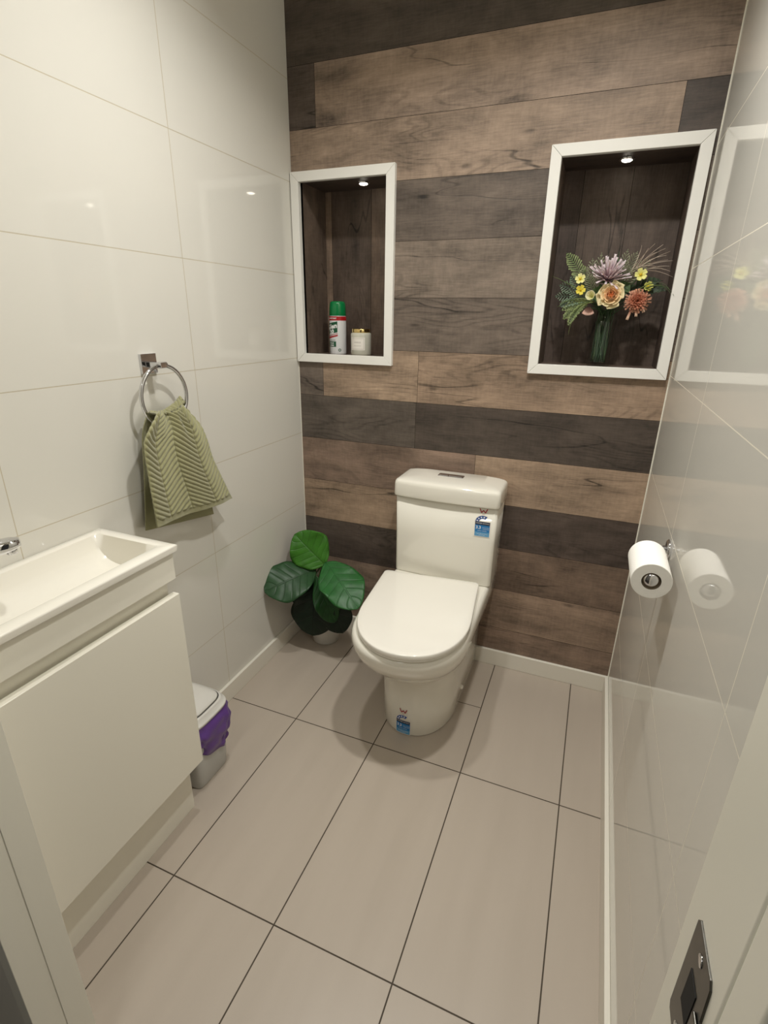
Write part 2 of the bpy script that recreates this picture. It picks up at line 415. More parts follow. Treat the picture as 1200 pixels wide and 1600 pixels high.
bm = bmesh.new(); uvl = bm.loops.layers.uv.new('UVMap'); tl = bm.loops.layers.float_color.new('tone')
G = .0006
R.seed(23)
for i, (js, tones) in enumerate(ROWS):
    z0, z1 = ZB[i], ZB[i+1]
    for k in range(len(js)-1):
        x0, x1 = js[k], js[k+1]; rnd = (R.uniform(0, 60), R.uniform(0, 60))
        xs = sorted({x0+G, x1-G, *[h[j] for h in HOLES for j in (0, 1) if x0 < h[j] < x1]})
        zs = sorted({z0+G, z1-G, *[h[j] for h in HOLES for j in (2, 3) if z0 < h[j] < z1]})
        for a in range(len(xs)-1):
            for b in range(len(zs)-1):
                cx, cz = (xs[a]+xs[a+1])/2, (zs[b]+zs[b+1])/2
                if any(h[0] < cx < h[1] and h[2] < cz < h[3] for h in HOLES): continue
                q = [(xs[a], 0, zs[b]), (xs[a+1], 0, zs[b]), (xs[a+1], 0, zs[b+1]), (xs[a], 0, zs[b+1])]
                board_faces(bm, uvl, tl, q, 0, tones[k], rnd)
wb = obj('wall_back', bm, MAT['wood'], recalc=False, solid=.0)
struct(wb)
# backing behind the boards, with the niche openings left free
bm = bmesh.new()
cuts = [-.02, HOLES[0][0], HOLES[0][1], HOLES[1][0], HOLES[1][1], W+.02]
for a, b_ in zip(cuts[:-1], cuts[1:]):
    hz = [h for h in HOLES if abs(h[0]-a) < 1e-6]
    if hz:
        box(bm, (a, .0012, 0), (b_, .02, hz[0][2])); box(bm, (a, .0012, hz[0][3]), (b_, .02, H))
    else: box(bm, (a, .0012, 0), (b_, .02, H))
struct(obj('wall_back_backing', bm, MAT['gap']))
# niche linings: vertical boards
ND = .19
for nm, h, tone in (('wall_niche_left', HOLES[0], (82, 68, 57)), ('wall_niche_right', HOLES[1], (78, 65, 56))):
    bm = bmesh.new(); uvl = bm.loops.layers.uv.new('UVMap'); tl = bm.loops.layers.float_color.new('tone')
    x0, x1, z0, z1 = h
    js = [x0, x0+.028, x0+.195, x0+.285, x1] if nm.endswith('left') else [x0, x0+.06, x0+.205, x0+.385]
    if nm.endswith('right'): js[-1] = x1
    tones = [(124, 104, 86), tone, (104, 86, 71), tone] if nm.endswith('left') else [tone, (88, 74, 63), (82, 69, 59)]
    for k in range(len(js)-1):
        r_ = (R.uniform(0, 60), R.uniform(0, 60)); a, b_ = js[k]+G*1.2, js[k+1]-G*1.2
        board_faces(bm, uvl, tl, [(a, ND, z0), (b_, ND, z0), (b_, ND, z1), (a, ND, z1)], 2, tones[k], r_)
    r_ = (R.uniform(0, 60), R.uniform(0, 60)); t2 = tuple(int(c*1.0) for c in tone)
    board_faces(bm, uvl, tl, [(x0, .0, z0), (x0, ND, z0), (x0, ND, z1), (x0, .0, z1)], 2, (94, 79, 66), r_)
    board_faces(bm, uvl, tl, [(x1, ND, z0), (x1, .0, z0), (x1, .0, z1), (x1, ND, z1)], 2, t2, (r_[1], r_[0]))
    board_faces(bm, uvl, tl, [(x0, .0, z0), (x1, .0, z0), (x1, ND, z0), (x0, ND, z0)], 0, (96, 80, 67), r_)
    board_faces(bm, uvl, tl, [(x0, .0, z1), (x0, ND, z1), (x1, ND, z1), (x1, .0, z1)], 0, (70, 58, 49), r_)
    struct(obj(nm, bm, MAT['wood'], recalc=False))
    bm = boxes(((x0-.004, ND+.0015, z0-.004), (x1+.004, ND+.01, z1+.004)), ((x0-.008, .021, z0-.008), (x0-.0015, ND+.01, z1+.008)),
               ((x1+.0015, .021, z0-.008), (x1+.008, ND+.01, z1+.008)), ((x0, .021, z0-.008), (x1, ND, z0-.0015)), ((x0, .021, z1+.0015), (x1, ND, z1+.008)))
    struct(obj(nm+'_backing', bm, MAT['gap']))
# mitred white frames
def mitred(n, fy=-.016, t=FW):
    bm = bmesh.new(); x0, x1, z0, z1 = n; g = .0003
    O = [(x0, z0), (x1, z0), (x1, z1), (x0, z1)]; I = [(x0+t, z0+t), (x1-t, z0+t), (x1-t, z1-t), (x0+t, z1-t)]
    for k in range(4):
        a, b_, c, d_ = O[k], O[(k+1) % 4], I[(k+1) % 4], I[k]
        dv = Vector((b_[0]-a[0], b_[1]-a[1])).normalized()*g
        q = [(a[0]+dv.x, a[1]+dv.y), (b_[0]-dv.x, b_[1]-dv.y), (c[0]-dv.x, c[1]-dv.y), (d_[0]+dv.x, d_[1]+dv.y)]
        f = [bm.verts.new((p[0], fy, p[1])) for p in q]; r = [bm.verts.new((p[0], .003, p[1])) for p in q]
        bm.faces.new(f); bm.faces.new(r[::-1])
        for j in range(4): bm.faces.new((f[j], r[j], r[(j+1) % 4], f[(j+1) % 4]))
    return bm
struct(obj('trim_1', mitred(NL), MAT['frame'], bevel=.0012), 'white mitred frame round the left wall niche')
struct(obj('trim_2', mitred(NR), MAT['frame'], bevel=.0012), 'white mitred frame round the right wall niche')
# skirting
def skirt(lo, hi): return boxes((lo, hi))
HS = .070
struct(obj('baseboard_back', skirt((.0, -TK, 0), (W, 0, HS)), MAT['paint'], bevel=.002))
struct(obj('baseboard_left', skirt((0, -1.0, 0), (TK, -TK-.0004, HS)), MAT['paint'], bevel=.002))
struct(obj('baseboard_right', skirt((W-TK, -1.508, 0), (W, -TK-.0004, HS)), MAT['paint'], bevel=.002))
# sealant beads in the two corners
struct(obj('trim_3', boxes(((W-.0022, -.0022, HS), (W, 0, H))), MAT['sealant']))
struct(obj('trim_4', boxes(((0, -.0016, HS), (.0016, 0, NL[2]))), MAT['sealant']))

# ------------------------------------------------------------------ niche lamps
def niche_lamp(x, y, z, label):
    t = thing('recessed_spotlight', label, 'light', (x, y, z), 'recessed spotlights in the niches')
    bm = bmesh.new(); lathe(bm, [(.017, -.0005), (.0185, -.003), (.022, -.0032), (.0235, 0.), (.0235, .001)], (x, y, z), 32)
    obj('bezel', bm, MAT['chrome'], t, smooth=True)
    bm = bmesh.new(); lathe(bm, [(.015, -.0036), (.012, -.0062), (.005, -.0078)], (x, y, z), 24)
    obj('lens', bm, MAT['lens'], t, smooth=True)
zl = HOLES[0][3]; zr = HOLES[1][3]
niche_lamp(.238, .092, zl, 'small lit recessed spotlight in the top of the left wall niche')
niche_lamp(1.091, .098, zr, 'small lit recessed spotlight in the top of the right wall niche, above the flowers')

# ------------------------------------------------------------------ toilet
T = thing('toilet', 'white close-coupled toilet with closed lid standing against the timber wall', 'toilet', (.672, -.014, 0))
TX = .672
def pan_ring(z, hw, yf, dep, ex=2.3, n=26, yb=-.014, cx=TX-.003, hb=None):
    """D-shaped outline: straight sides from the wall, superellipse front"""
    hb = hb or hw; yc = yf+dep; pts = []
    for k in range(n+1):
        a = PI*k/n                                    # right side round the front to the left side
        c, s = math.cos(a), math.sin(a)
        pts.append((cx+hw*math.copysign(abs(c)**(2/ex), c), yc-dep*abs(s)**(2/ex), z))
    L = [(cx-hw+(hw-hb)*t, yc+(yb-yc)*t, z) for t in (.2, .4, .6, .8, 1.)]
    Rr = [(cx+hw-(hw-hb)*t, yc+(yb-yc)*t, z) for t in (1., .8, .6, .4, .2)]
    return pts+L+[(cx-hb*.5, yb, z), (cx, yb, z), (cx+hb*.5, yb, z)]+Rr
prof = [  # z, front half width, front y, front depth, back half width
    (.0, .129, -.512, .20, .130), (.006, .131, -.515, .20, .131), (.10, .132, -.517, .20, .133), (.19, .133, -.520, .20, .136),
    (.225, .136, -.528, .20, .140), (.25, .139, -.545, .205, .146), (.275, .149, -.575, .21, .153), (.305, .163, -.617, .215, .163),
    (.335, .175, -.652, .22, .172), (.365, .183, -.678, .225, .179), (.395, .1875, -.695, .23, .181), (.418, .187, -.700, .23, .181),
    (.430, .184, -.697, .23, .180), (.436, .177, -.690, .225, .176), (.4375, .165, -.678, .22, .170)]
bm = bmesh.new(); loft(bm, [pan_ring(z, hw, yf, dp, 2.2, hb=hb) for z, hw, yf, dp, hb in prof])
obj('pan', bm, MAT['ceramic'], T, smooth=True)
def rounded_rect(cx, cy, hx, hy, r, z, n=6, bow=0.):
    pts = []
    for (sx, sy, a0) in ((1, 1, 0), (-1, 1, PI/2), (-1, -1, PI), (1, -1, 3*PI/2)):
        for k in range(n+1):
            a = a0+PI/2*k/n
            pts.append([cx+sx*(hx-r)+r*math.cos(a), cy+sy*(hy-r)+r*math.sin(a), z])
        if (sx, sy) == (-1, -1):
            for k in range(1, 8): pts.append([cx-(hx-r)+2*(hx-r)*k/8, cy-hy, z])
    for p in pts:
        if p[1] < cy: p[1] -= bow*(1-min(1, abs(p[0]-cx)/hx)**2)
    return pts
# cistern: box of vitreous china, slightly bowed in front
bm = bmesh.new()
CY = lambda yf: ((-.022+yf)/2, (-.022-yf)/2)
R0 = []
for z, hx, yf in ((.4375, .178, -.163), (.4395, .1815, -.168), (.444, .182, -.169), (.60, .183, -.171), (.742, .185, -.173)):
    cy, hy = CY(yf); R0.append(rounded_rect(TX, cy, hx, hy, .012, z, bow=.005))
loft(bm, R0); obj('cistern', bm, MAT['ceramic'], T, smooth=True, bevel=.0, )
bm = bmesh.new(); R0 = []
for z, hx, yf, in ((.742, .187, -.176), (.7435, .1905, -.181), (.748, .192, -.1825), (.787, .191, -.1815), (.796, .1895, -.180), (.8015, .186, -.176), (.8045, .179, -.168), (.8070, .160, -.150), (.8090, .120, -.120)):
    cy, hy = CY(yf); R0.append(rounded_rect(TX, cy, hx, hy, .016, z, bow=.009))
loft(bm, R0); obj('cistern_lid', bm, MAT['ceramic'], T, smooth=True)
# chrome dual flush button plate
bm = bmesh.new(); loft(bm, [rounded_rect(.664, -.078, .047, .0165, .004, z) for z in (.805, .8105)]+[rounded_rect(.664, -.078, .0455, .015, .0035, .8115)])
fb = obj('flush_plate', bm, MAT['chrome'], T, label='chrome flush plate')
obj('flush_button', boxes(((.6225, -.0895, .811), (.655, -.0665, .8130))), MAT['chrome'], fb, bevel=.0015)
obj('flush_button', boxes(((.6572, -.0895, .811), (.7055, -.0665, .8130))), MAT['chrome'], fb, bevel=.0015)
# seat and lid, sitting slightly askew on the pan as they do in the photo
SK = math.radians(6.0); SX, SY = .647, -.212
def seat_ring(z, grow=0., n=30):
    hw, L, dep = .1785+grow, .492+grow, .235
    pts = []
    for k in range(n+1):
        a = PI*k/n; c, s = math.cos(a), math.sin(a)
        pts.append((hw*math.copysign(abs(c)**(2/2.15), c), -(L-dep)-dep*abs(s)**(2/2.15)))
    r = .016
    for k in range(7):
        a = PI-PI/2*k/6; pts.append((-hw+.004+r+r*math.cos(a), -r+grow+r*math.sin(a)))
    for t in (.25, .5, .75): pts.append((-hw+2*hw*t, grow))
    for k in range(7):
        a = PI/2-PI/2*k/6; pts.append((hw-.004-r+r*math.cos(a), -r+grow+r*math.sin(a)))
    ca, sa = math.cos(SK), math.sin(SK)
    return [(SX+x*ca-y*sa, SY+x*sa+y*ca, z) for x, y in pts]
bm = bmesh.new(); loft(bm, [seat_ring(z, g) for z, g in ((.4385, -.006), (.441, -.0025), (.4445, -.0025), (.4465, -.005))])
obj('seat', bm, MAT['plastic'], T, smooth=True)
bm = bmesh.new(); loft(bm, [seat_ring(z, g) for z, g in ((.4470, -.004), (.4475, -.0008), (.449, .0), (.4605, -.0003), (.4628, -.0012), (.4640, -.0035), (.4644, -.02), (.4646, -.06))])
obj('seat_lid', bm, MAT['plastic'], T, smooth=True)
for s in (-1, 1):
    bm = bmesh.new(); lathe(bm, [(.004, -.014), (.004, .014)], (TX-.02+s*.075, -.235, .4425), 20, 'x')
    obj('hinge', bm, MAT['plastic'], T, bevel=.0015)
# floor fixing cap on the side of the pan
bm = bmesh.new(); lathe(bm, [(.009, -.004), (.009, .004), (.006, .0075), (.002, .0085)], (.801, -.273, .062), 18, 'x')
obj('fixing_cap', bm, MAT['plastic'], T, smooth=True)
# water rating labels
def rating(tf, parent, number):
    base = bmesh.new()
    mats = [MAT['labelw'], MAT['mblue'], MAT['navy'], MAT['blue'], MAT['pblue'], MAT['white'], MAT['maroon']]
    lift = [0]
    def t(x, y): return tf(x, y, .0004+.00012*lift[0])
    w = .0255
    patch(base, [(-w-.002, -.052), (w+.002, -.052), (w+.002, .0065), (-w-.002, .0065)], t, 0, 6)
    n = 14
    outer = [(.0005+.026*math.cos(a), .003+.0245*math.sin(a)) for a in [math.radians(180-122*k/n) for k in range(n+1)]]
    inner = [(.0005+.0145*math.cos(a), .003+.0135*math.sin(a)) for a in [math.radians(180-122*k/n) for k in range(n+1)]]
    for k in range(n):
        patch(base, [(outer[k][0]*1.08, outer[k][1]*1.08), (outer[k+1][0]*1.08, outer[k+1][1]*1.08), inner[k+1], inner[k]], t, 0)
    lift[0] = 1
    for k in range(n): patch(base, [outer[k], outer[k+1], inner[k+1], inner[k]], t, 1)
    patch(base, [(-w, -.0075), (w, -.0075), (w, .005), (-w, .005)], t, 2, 6)
    patch(base, [(-w, -.034), (w, -.034), (w, -.0075), (-w, -.0075)], t, 3, 6)
    patch(base, [(-w, -.050), (w, -.050), (w, -.034), (-w, -.034)], t, 4, 6)
    lab = obj('rating_label', base, mats, parent, recalc=False)
    bm = bmesh.new(); lift[0] = 2
    for a in (165, 137, 108, 80):
        c = (.0005+.0202*math.cos(math.radians(a)), .003+.0190*math.sin(math.radians(a)))
        star = []
        for k in range(10):
            r_ = .0042 if k % 2 == 0 else .0019; b_ = math.radians(90+36*k); star.append((c[0]+r_*math.cos(b_), c[1]+r_*math.sin(b_)))
        patch(bm, star, t, 0)
    text_bm(bm, 'WATER RATING', .0062, lambda x, y: t(x, y-.0012))
    text_bm(bm, number, .0150, lambda x, y: t(x-.0135, y-.0175), bold=.0003)
    text_bm(bm, 'litres per flush', .0042, lambda x, y: t(x+.0125, y-.0160))
    text_bm(bm, 'average flush', .0042, lambda x, y: t(x+.0125, y-.0215))
    text_bm(bm, 'full flush  half flush', .0042, lambda x, y: t(x, y-.0290))
    text_bm(bm, 'water efficiency labelling', .0038, lambda x, y: t(x, y-.0400))
    text_bm(bm, 'and standards', .0038, lambda x, y: t(x, y-.0450))
    obj('lettering', bm, MAT['white'], lab, recalc=False)
    bm = bmesh.new()
    for a, b_ in (((-.0130, .0535), (-.0065, .0385)), ((-.0065, .0385), (0., .0480)), ((0., .0480), (.0065, .0385)), ((.0065, .0385), (.0130, .0535))):
        dx, dy = b_[0]-a[0], b_[1]-a[1]; L_ = math.hypot(dx, dy); nx, ny = -dy/L_*.0017, dx/L_*.0017
        patch(bm, [(a[0]-nx, a[1]-ny), (b_[0]-nx, b_[1]-ny), (b_[0]+nx, b_[1]+ny), (a[0]+nx, a[1]+ny)], t, 0)
    text_bm(bm, 'WM', .0048, lambda x, y: t(x, y+.0333))
    obj('watermark', bm, MAT['maroon'], lab, recalc=False)
def cist_tf(x, y, l):
    X = .810+x; Z = .684+y
    u = min(1, abs(X-TX)/.184); yf = -.169-.004*(Z-.446)/.296
    return (X, yf-.005*(1-u*u)-l-.0006, Z)
rating(cist_tf, bpy.data.objects['cistern'], '3.3')
def ped_tf(x, y, l):
    X = .661+x*.98; Z = .056+y; hw, dep, ex = .132, .20, 2.2
    u = min(.999, abs(X-TX+.003)/hw); s = (1-u**ex)**(1/ex)
    yf = -.515-.002*Z/.1
    return (X, yf+dep-dep*s-l-.0012, Z)
rating(ped_tf, bpy.data.objects['pan'], '3.3')

# ------------------------------------------------------------------ vanity
VY0, VY1 = -1.506, -1.002
V = thing('vanity_cabinet', 'narrow white gloss vanity cabinet under the basin against the left wall', 'cabinet', (.12, -1.25, 0))
obj('cabinet_body', boxes(((.001, VY0, .1865), (.222, VY1-.002, .700)), ((.001, VY1-.018, .70), (.205, VY1-.002, .8215))), MAT['lacquer'], V, bevel=.001)
obj('apron', boxes(((.2062, VY0, .752), (.2385, VY1, .8215))), MAT['lacquer'], V, bevel=.001)
obj('finger_channel', boxes(((.2055, VY0, .7005), (.2165, VY1-.009, .7515))), MAT['lacquer'], V, bevel=.001)
obj('door', boxes(((.2235, VY0, .186), (.2425, VY1, .7125))), MAT['lacquer'], V, bevel=.0012)
obj('kickboard', boxes(((.012, VY0, 0.0), (.1955, VY1-.010, .186))), MAT['lacquer'], V, bevel=.001)

B = thing('wash_basin', 'shallow white rectangular basin with a sloping trough, set on the vanity', 'basin', (.12, -1.25, .82))
bm = bmesh.new()
bx0, bx1, by0, by1, zt = .0012, .248, -1.506, -.994, .840
ix0, ix1, iy0, iy1 = .026, .213, -1.475, -1.020
NX, NY = 26, 40
def trough(u, v):
    """u across 0..1 from the wall, v along 0..1; flat end walls, curved section"""
    x = ix0+(ix1-ix0)*u; y = iy0+(iy1-iy0)*v
    c = 2*(u**.85)-1
    dpt = .070*max(0., 1-abs(c)**2.4)**.6
    e = min(v, 1-v)*(iy1-iy0)
    k = min(1., e/.016); k = 1-(1-k)**2.2
    return (x, y, zt-.0012-dpt*k)
gridv = [[bm.verts.new(trough(i/NX, j/NY)) for j in range(NY+1)] for i in range(NX+1)]
for i in range(NX):
    for j in range(NY): bm.faces.new((gridv[i][j], gridv[i+1][j], gridv[i+1][j+1], gridv[i][j+1]))
loop_i = [gridv[i][0] for i in range(NX+1)]+[gridv[NX][j] for j in range(1, NY+1)]+[gridv[i][NY] for i in range(NX-1, -1, -1)]+[gridv[0][j] for j in range(NY-1, 0, -1)]
def outl(v, gx, z):
    p = v.co; x = ix0-gx if p.x < ix0+1e-5 else (ix1+gx if p.x > ix1-1e-5 else p.x); y = iy0-gx if p.y < iy0+1e-5 else (iy1+gx if p.y > iy1-1e-5 else p.y)
    return (x, y, z)
def outer(v, inset, z):
    p = v.co; fx = (p.x-ix0)/(ix1-ix0); fy = (p.y-iy0)/(iy1-iy0)
    return (bx0+inset+(bx1-bx0-2*inset)*fx, by0+inset+(by1-by0-2*inset)*fy, z)
rings = [loop_i]
rings.append([bm.verts.new(outl(v, .0025, zt)) for v in loop_i])
rings.append([bm.verts.new(outer(v, .0025, zt)) for v in loop_i])
rings.append([bm.verts.new(outer(v, .0004, zt-.0015)) for v in loop_i])
rings.append([bm.verts.new(outer(v, .0, zt-.004)) for v in loop_i])
rings.append([bm.verts.new(outer(v, .0015, zt-.0165)) for v in loop_i])
rings.append([bm.verts.new(outer(v, .006, zt-.0178)) for v in loop_i])
for a, b_ in zip(rings[:-1], rings[1:]):
    for k in range(len(a)):
        bm.faces.new((a[k], a[(k+1) % len(a)], b_[(k+1) % len(a)], b_[k]))
obj('bowl', bm, MAT['polymarble'], B, smooth=True)
w = bpy.data.objects['bowl'].modifiers.new('es', 'EDGE_SPLIT'); w.split_angle = math.radians(50)
bm = bmesh.new(); lathe(bm, [(.021, .001), (.021, .0025), (.017, .0035), (.005, .002)], (.115, -1.33, zt-.0705), 24)
obj('waste_plug', bm, MAT['chrome'], B, smooth=True)

TP = thing('basin_tap', 'chrome basin mixer tap with a flat spout at the edge of the wash basin', 'tap', (.03, -1.34, .84))
bm = bmesh.new(); lathe(bm, [(.022, 0), (.022, .003), (.019, .005), (.019, .11), (.017, .114)], (.030, -1.340, zt), 28)
obj('tap_body', bm, MAT['chrome'], TP, smooth=True)
# spout: a flattened bar running from the body out over the trough
sp0, sp1 = Vector((.030, -1.340, .905)), Vector((.098, -1.243, .921))
dv = (sp1-sp0).normalized(); sd = dv.cross(Vector((0, 0, 1))).normalized(); up = sd.cross(dv)
bm = bmesh.new(); rr = []
for k in range(9):
    t = k/8; p = sp0.lerp(sp1, t); sc = 1 if k < 7 else (.92 if k == 7 else .62)
    rr.append([p+sd*(.020*sc*math.copysign(abs(math.cos(a))**.7, math.cos(a)))+up*(.0135*sc*math.copysign(abs(math.sin(a))**.7, math.sin(a))) for a in [2*PI*q/20 for q in range(20)]])
loft(bm, rr); obj('spout', bm, MAT['chrome'], TP, smooth=True)
bm = bmesh.new(); q = sp1-dv*.016; lathe(bm, [(.0085, -.020), (.0095, -.019), (.0095, -.004)], tuple(q), 20)
obj('aerator', bm, MAT['chrome'], TP, smooth=True)
obj('lever', boxes(((.016, -1.352, .955), (.044, -1.270, .963))), MAT['chrome'], TP, bevel=.003)

# ------------------------------------------------------------------ waste bin
BN = thing('waste_bin', 'small white swing-lid bin with a purple liner between vanity and left wall', 'bin', (.1, -.905, 0))
BC = (.1075, -.900)
def srect(hx, hy, z, ex=4., n=48, wob=None, ey=0.):
    pts = []
    for k in range(n):
        a = 2*PI*k/n; c, s = math.cos(a), math.sin(a)
        w_ = wob(a, z) if wob else 0.
        pts.append((BC[0]+(hx+w_)*math.copysign(abs(c)**(2/ex), c), BC[1]+ey+(hy+w_)*math.copysign(abs(s)**(2/ex), s), z))
    return pts
bm = bmesh.new(); loft(bm, [srect(hx, hy, z, 8., 96) for z, hx, hy in ((0., .069, .064), (.004, .071, .066), (.10, .077, .071), (.232, .085, .079))])
obj('bucket', bm, MAT['binb'], BN, smooth=True)
# liner folded over the rim, wrinkled and sagging
def wob(a, z):
    t = (.236-z)/.12
    return .0035*math.sin(9*a+14*z)*t+.0032*math.sin(13*a-90*z+2)*max(t,0)**.5+.0022*math.sin(7*a+150*z)+.0035*noise.noise(Vector((math.cos(a)*4, math.sin(a)*4, z*42)))
bm = bmesh.new(); rr = []
for k in range(16):
    t = k/15; z = .238-.128*t
    bulge = .0055+.012*math.sin(PI*min(1, t*1.25))
    ring = srect(.083+bulge-.004*t, .077+bulge-.004*t, z, 4.2, 96, wob)
    # the hem rides up and down around the bin
    rr.append([(p[0], p[1], p[2]-t*(.016*math.sin(3*i*2*PI/96+.6)+.010*math.sin(5*i*2*PI/96))) for i, p in enumerate(ring)])
loft(bm, rr, False, False); obj('liner', bm, MAT['bag'], BN, smooth=True, solid=.0006, label='purple bin liner folded over the rim')
bm = bmesh.new(); loft(bm, [srect(hx, hy, z, 4.2) for z, hx, hy in ((.232, .0875, .0815), (.233, .0930, .0870), (.240, .0940, .0880), (.2425, .0920, .0860), (.2435, .088, .082), (.256, .084, .078), (.260, .081, .075))], True, True)
obj('lid_rim', bm, MAT['binw'], BN, smooth=True)
bm = bmesh.new(); loft(bm, [srect(hx, hy, z, 4.2) for z, hx, hy in ((.2602, .0775, .0715), (.2612, .0775, .0715))])
obj('lid_gap', bm, MAT['seam'], BN)
bm = bmesh.new(); loft(bm, [srect(hx, hy, z, 4.2) for z, hx, hy in ((.2612, .0755, .0695), (.2655, .0740, .0680), (.2705, .067, .061), (.2760, .05, .045), (.2785, .028, .025), (.2795, .008, .007))])
obj('swing_lid', bm, MAT['binw'], BN, smooth=True)

# ------------------------------------------------------------------ potted plant
P = thing('potted_fiddle_leaf', 'fiddle-leaf plant with broad dark green leaves in a small white pot beside the toilet', 'plant', (.150, -.115, 0))
pc = (.150, -.115, 0)
bm = bmesh.new(); lathe(bm, [(.052, 0), (.056, .003), (.061, .06), (.063, .118), (.062, .121), (.059, .121), (.057, .108), (.02, .107)], pc, 40, cap1=True)
obj('pot', bm, MAT['pot'], P, smooth=True)
bm = bmesh.new(); lathe(bm, [(.056, .108), (.03, .111), (.005, .113)], pc, 30, cap0=True); obj('soil', bm, MAT['soil'], P, smooth=True)
crown = Vector((.158, -.135, .385))
bm = bmesh.new(); tube(bm, bez((.150, -.115, .10), (.14, -.12, .25), tuple(crown), 12), [.006]*6+[.005]*6, 8); obj('trunk', bm, MAT['stem'], P, smooth=True)
def big_leaf(base, tip, side, width, col, curl=.12, cup=.10, seed=0, peak=.62):
    """obovate leaf from base to tip; side = across direction hint; curl bends the tip, cup lifts the edges"""
    base, tip = Vector(base), Vector(tip); ax = tip-base; L = ax.length; a = ax.normalized()
    nh = Vector(side); nrm = (nh-a*nh.dot(a)).normalized(); s = a.cross(nrm)
    rr = random.Random(seed); ph = rr.uniform(0, 6)
    bm = bmesh.new(); uvl = bm.loops.layers.uv.new('UVMap'); nu, nv = 30, 16; g = []
    for i in range(nu+1):
        u = i/nu
        wv = (math.sin(PI*min(1, u**(math.log(.5)/math.log(peak))))**.62)*width*.5
        row = []
        wl = wv*(1+.045*math.sin(11*u+ph)); wr = wv*(1+.045*math.sin(12*u+ph*1.7+1))
        for j in range(nv+1):
            v = -1+2*j/nv; wv = wl if v < 0 else wr
            fr = (u-abs(v)*.2)*6.5
            pill = .0020*(abs(math.sin(PI*fr)))*min(1, (1-abs(v))*4)*min(1, abs(v)*5)
            edge = .012*abs(v)**2*math.sin(7*u+ph+(2.2 if v > 0 else 0))+.006*abs(v)**3*math.sin(17*u+ph*2+v)
            p = base+a*(L*u)+s*(wv*v)+nrm*(L*curl*(4*u*(1-u))*.5+cup*width*(v*v)*.35*math.sin(PI*u)+pill+edge*math.sin(PI*min(1, u*1.1)))
            row.append(bm.verts.new(p))
        g.append(row)
    for i in range(nu):
        for j in range(nv):
            f = bm.faces.new((g[i][j], g[i+1][j], g[i+1][j+1], g[i][j+1]))
            for l, (ii, jj) in zip(f.loops, ((i, j), (i+1, j), (i+1, j+1), (i, j+1))): l[uvl].uv = (ii/nu, -1+2*jj/nv)
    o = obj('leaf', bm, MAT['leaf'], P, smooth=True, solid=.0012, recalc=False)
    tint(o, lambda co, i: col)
    bm = bmesh.new(); st = crown if (base-crown).length > .015 else crown-Vector((0, 0, .03))
    tube(bm, bez(st, (st+base)/2+Vector((0, 0, .008)), base+a*.01, 6), .0028, 6); obj('leaf_stalk', bm, MAT['stem'], P, smooth=True)
    return o
LF = [   # stalk end, tip, way the face looks, width, colour, curl, cup, seed, widest point
    ((.182, -.165, .392), (.048, -.170, .508), (.35, -.8, .4), .168, (56, 110, 30), .05, .10, 1, .50),
    ((.146, -.175, .365), (.010, -.350, .322), (.42, -.40, .80), .178, (40, 74, 42), .16, .05, 2, .56),
    ((.184, -.165, .405), (.385, -.285, .300), (.25, -.52, .80), .172, (44, 98, 48), .14, .05, 3, .54),
    ((.152, -.195, .352), (.252, -.225, .170), (.45, -.85, .25), .098, (34, 74, 34), .10, .20, 4, .60),
    ((.148, -.170, .315), (.158, -.245, .095), (.2, -.95, -.15), .190, (16, 32, 19), .14, .08, 5, .58),  # this leaf and the next two: shadow put into the near-black green
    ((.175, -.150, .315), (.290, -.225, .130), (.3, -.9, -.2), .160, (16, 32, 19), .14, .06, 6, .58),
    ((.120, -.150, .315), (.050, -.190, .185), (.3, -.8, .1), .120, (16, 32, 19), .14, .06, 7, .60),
]
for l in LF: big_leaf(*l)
bm = bmesh.new(); lathe(bm, [(.028, 0), (.032, .003), (.033, .095), (.031, .097), (.030, .09), (.01, .088)], (.056, -.070, 0), 32)
tag(obj('small_pot', bm, MAT['pot'], None, smooth=True), 'small plain white pot in the corner, half hidden behind the potted plant', 'pot')

# ------------------------------------------------------------------ towel ring and towel
TR = thing('towel_ring', 'chrome towel ring on a square plate fixed to the left wall', 'towel ring', (0, -.766, 1.22))
RC = Vector((.046, -.766, 1.139)); RR = .079
obj('wall_plate', boxes(((.0, -.792, 1.196), (.008, -.740, 1.246))), MAT['chrome'], TR, bevel=.001)
obj('arm', boxes(((.008, -.778, 1.2125), (.058, -.758, 1.2265))), MAT['chrome'], TR, bevel=.0015)
bm = bmesh.new(); lathe(bm, [(.0085, -.013), (.0085, .013)], (.046, -.762, 1.2185), 20, 'y'); obj('collar', bm, MAT['chrome'], TR, bevel=.001)
bm = bmesh.new()
tube(bm, [RC+Vector((.0, RR*math.sin(a), RR*math.cos(a))) for a in [2*PI*k/72 for k in range(72)]], .0052, 12, closed=True)
obj('ring', bm, MAT['chrome'], TR, smooth=True)

def catm(pts, t):
    n = len(pts)-1; x = max(0., min(.99999, t))*n; i = int(x); f = x-i
    p = [pts[max(0, min(n, i+k))] for k in (-1, 0, 1, 2)]
    return [.5*((2*p[1][c])+(-p[0][c]+p[2][c])*f+(2*p[0][c]-5*p[1][c]+4*p[2][c]-p[3][c])*f*f+(-p[0][c]+3*p[1][c]-3*p[2][c]+p[3][c])*f**3) for c in range(len(p[0]))]
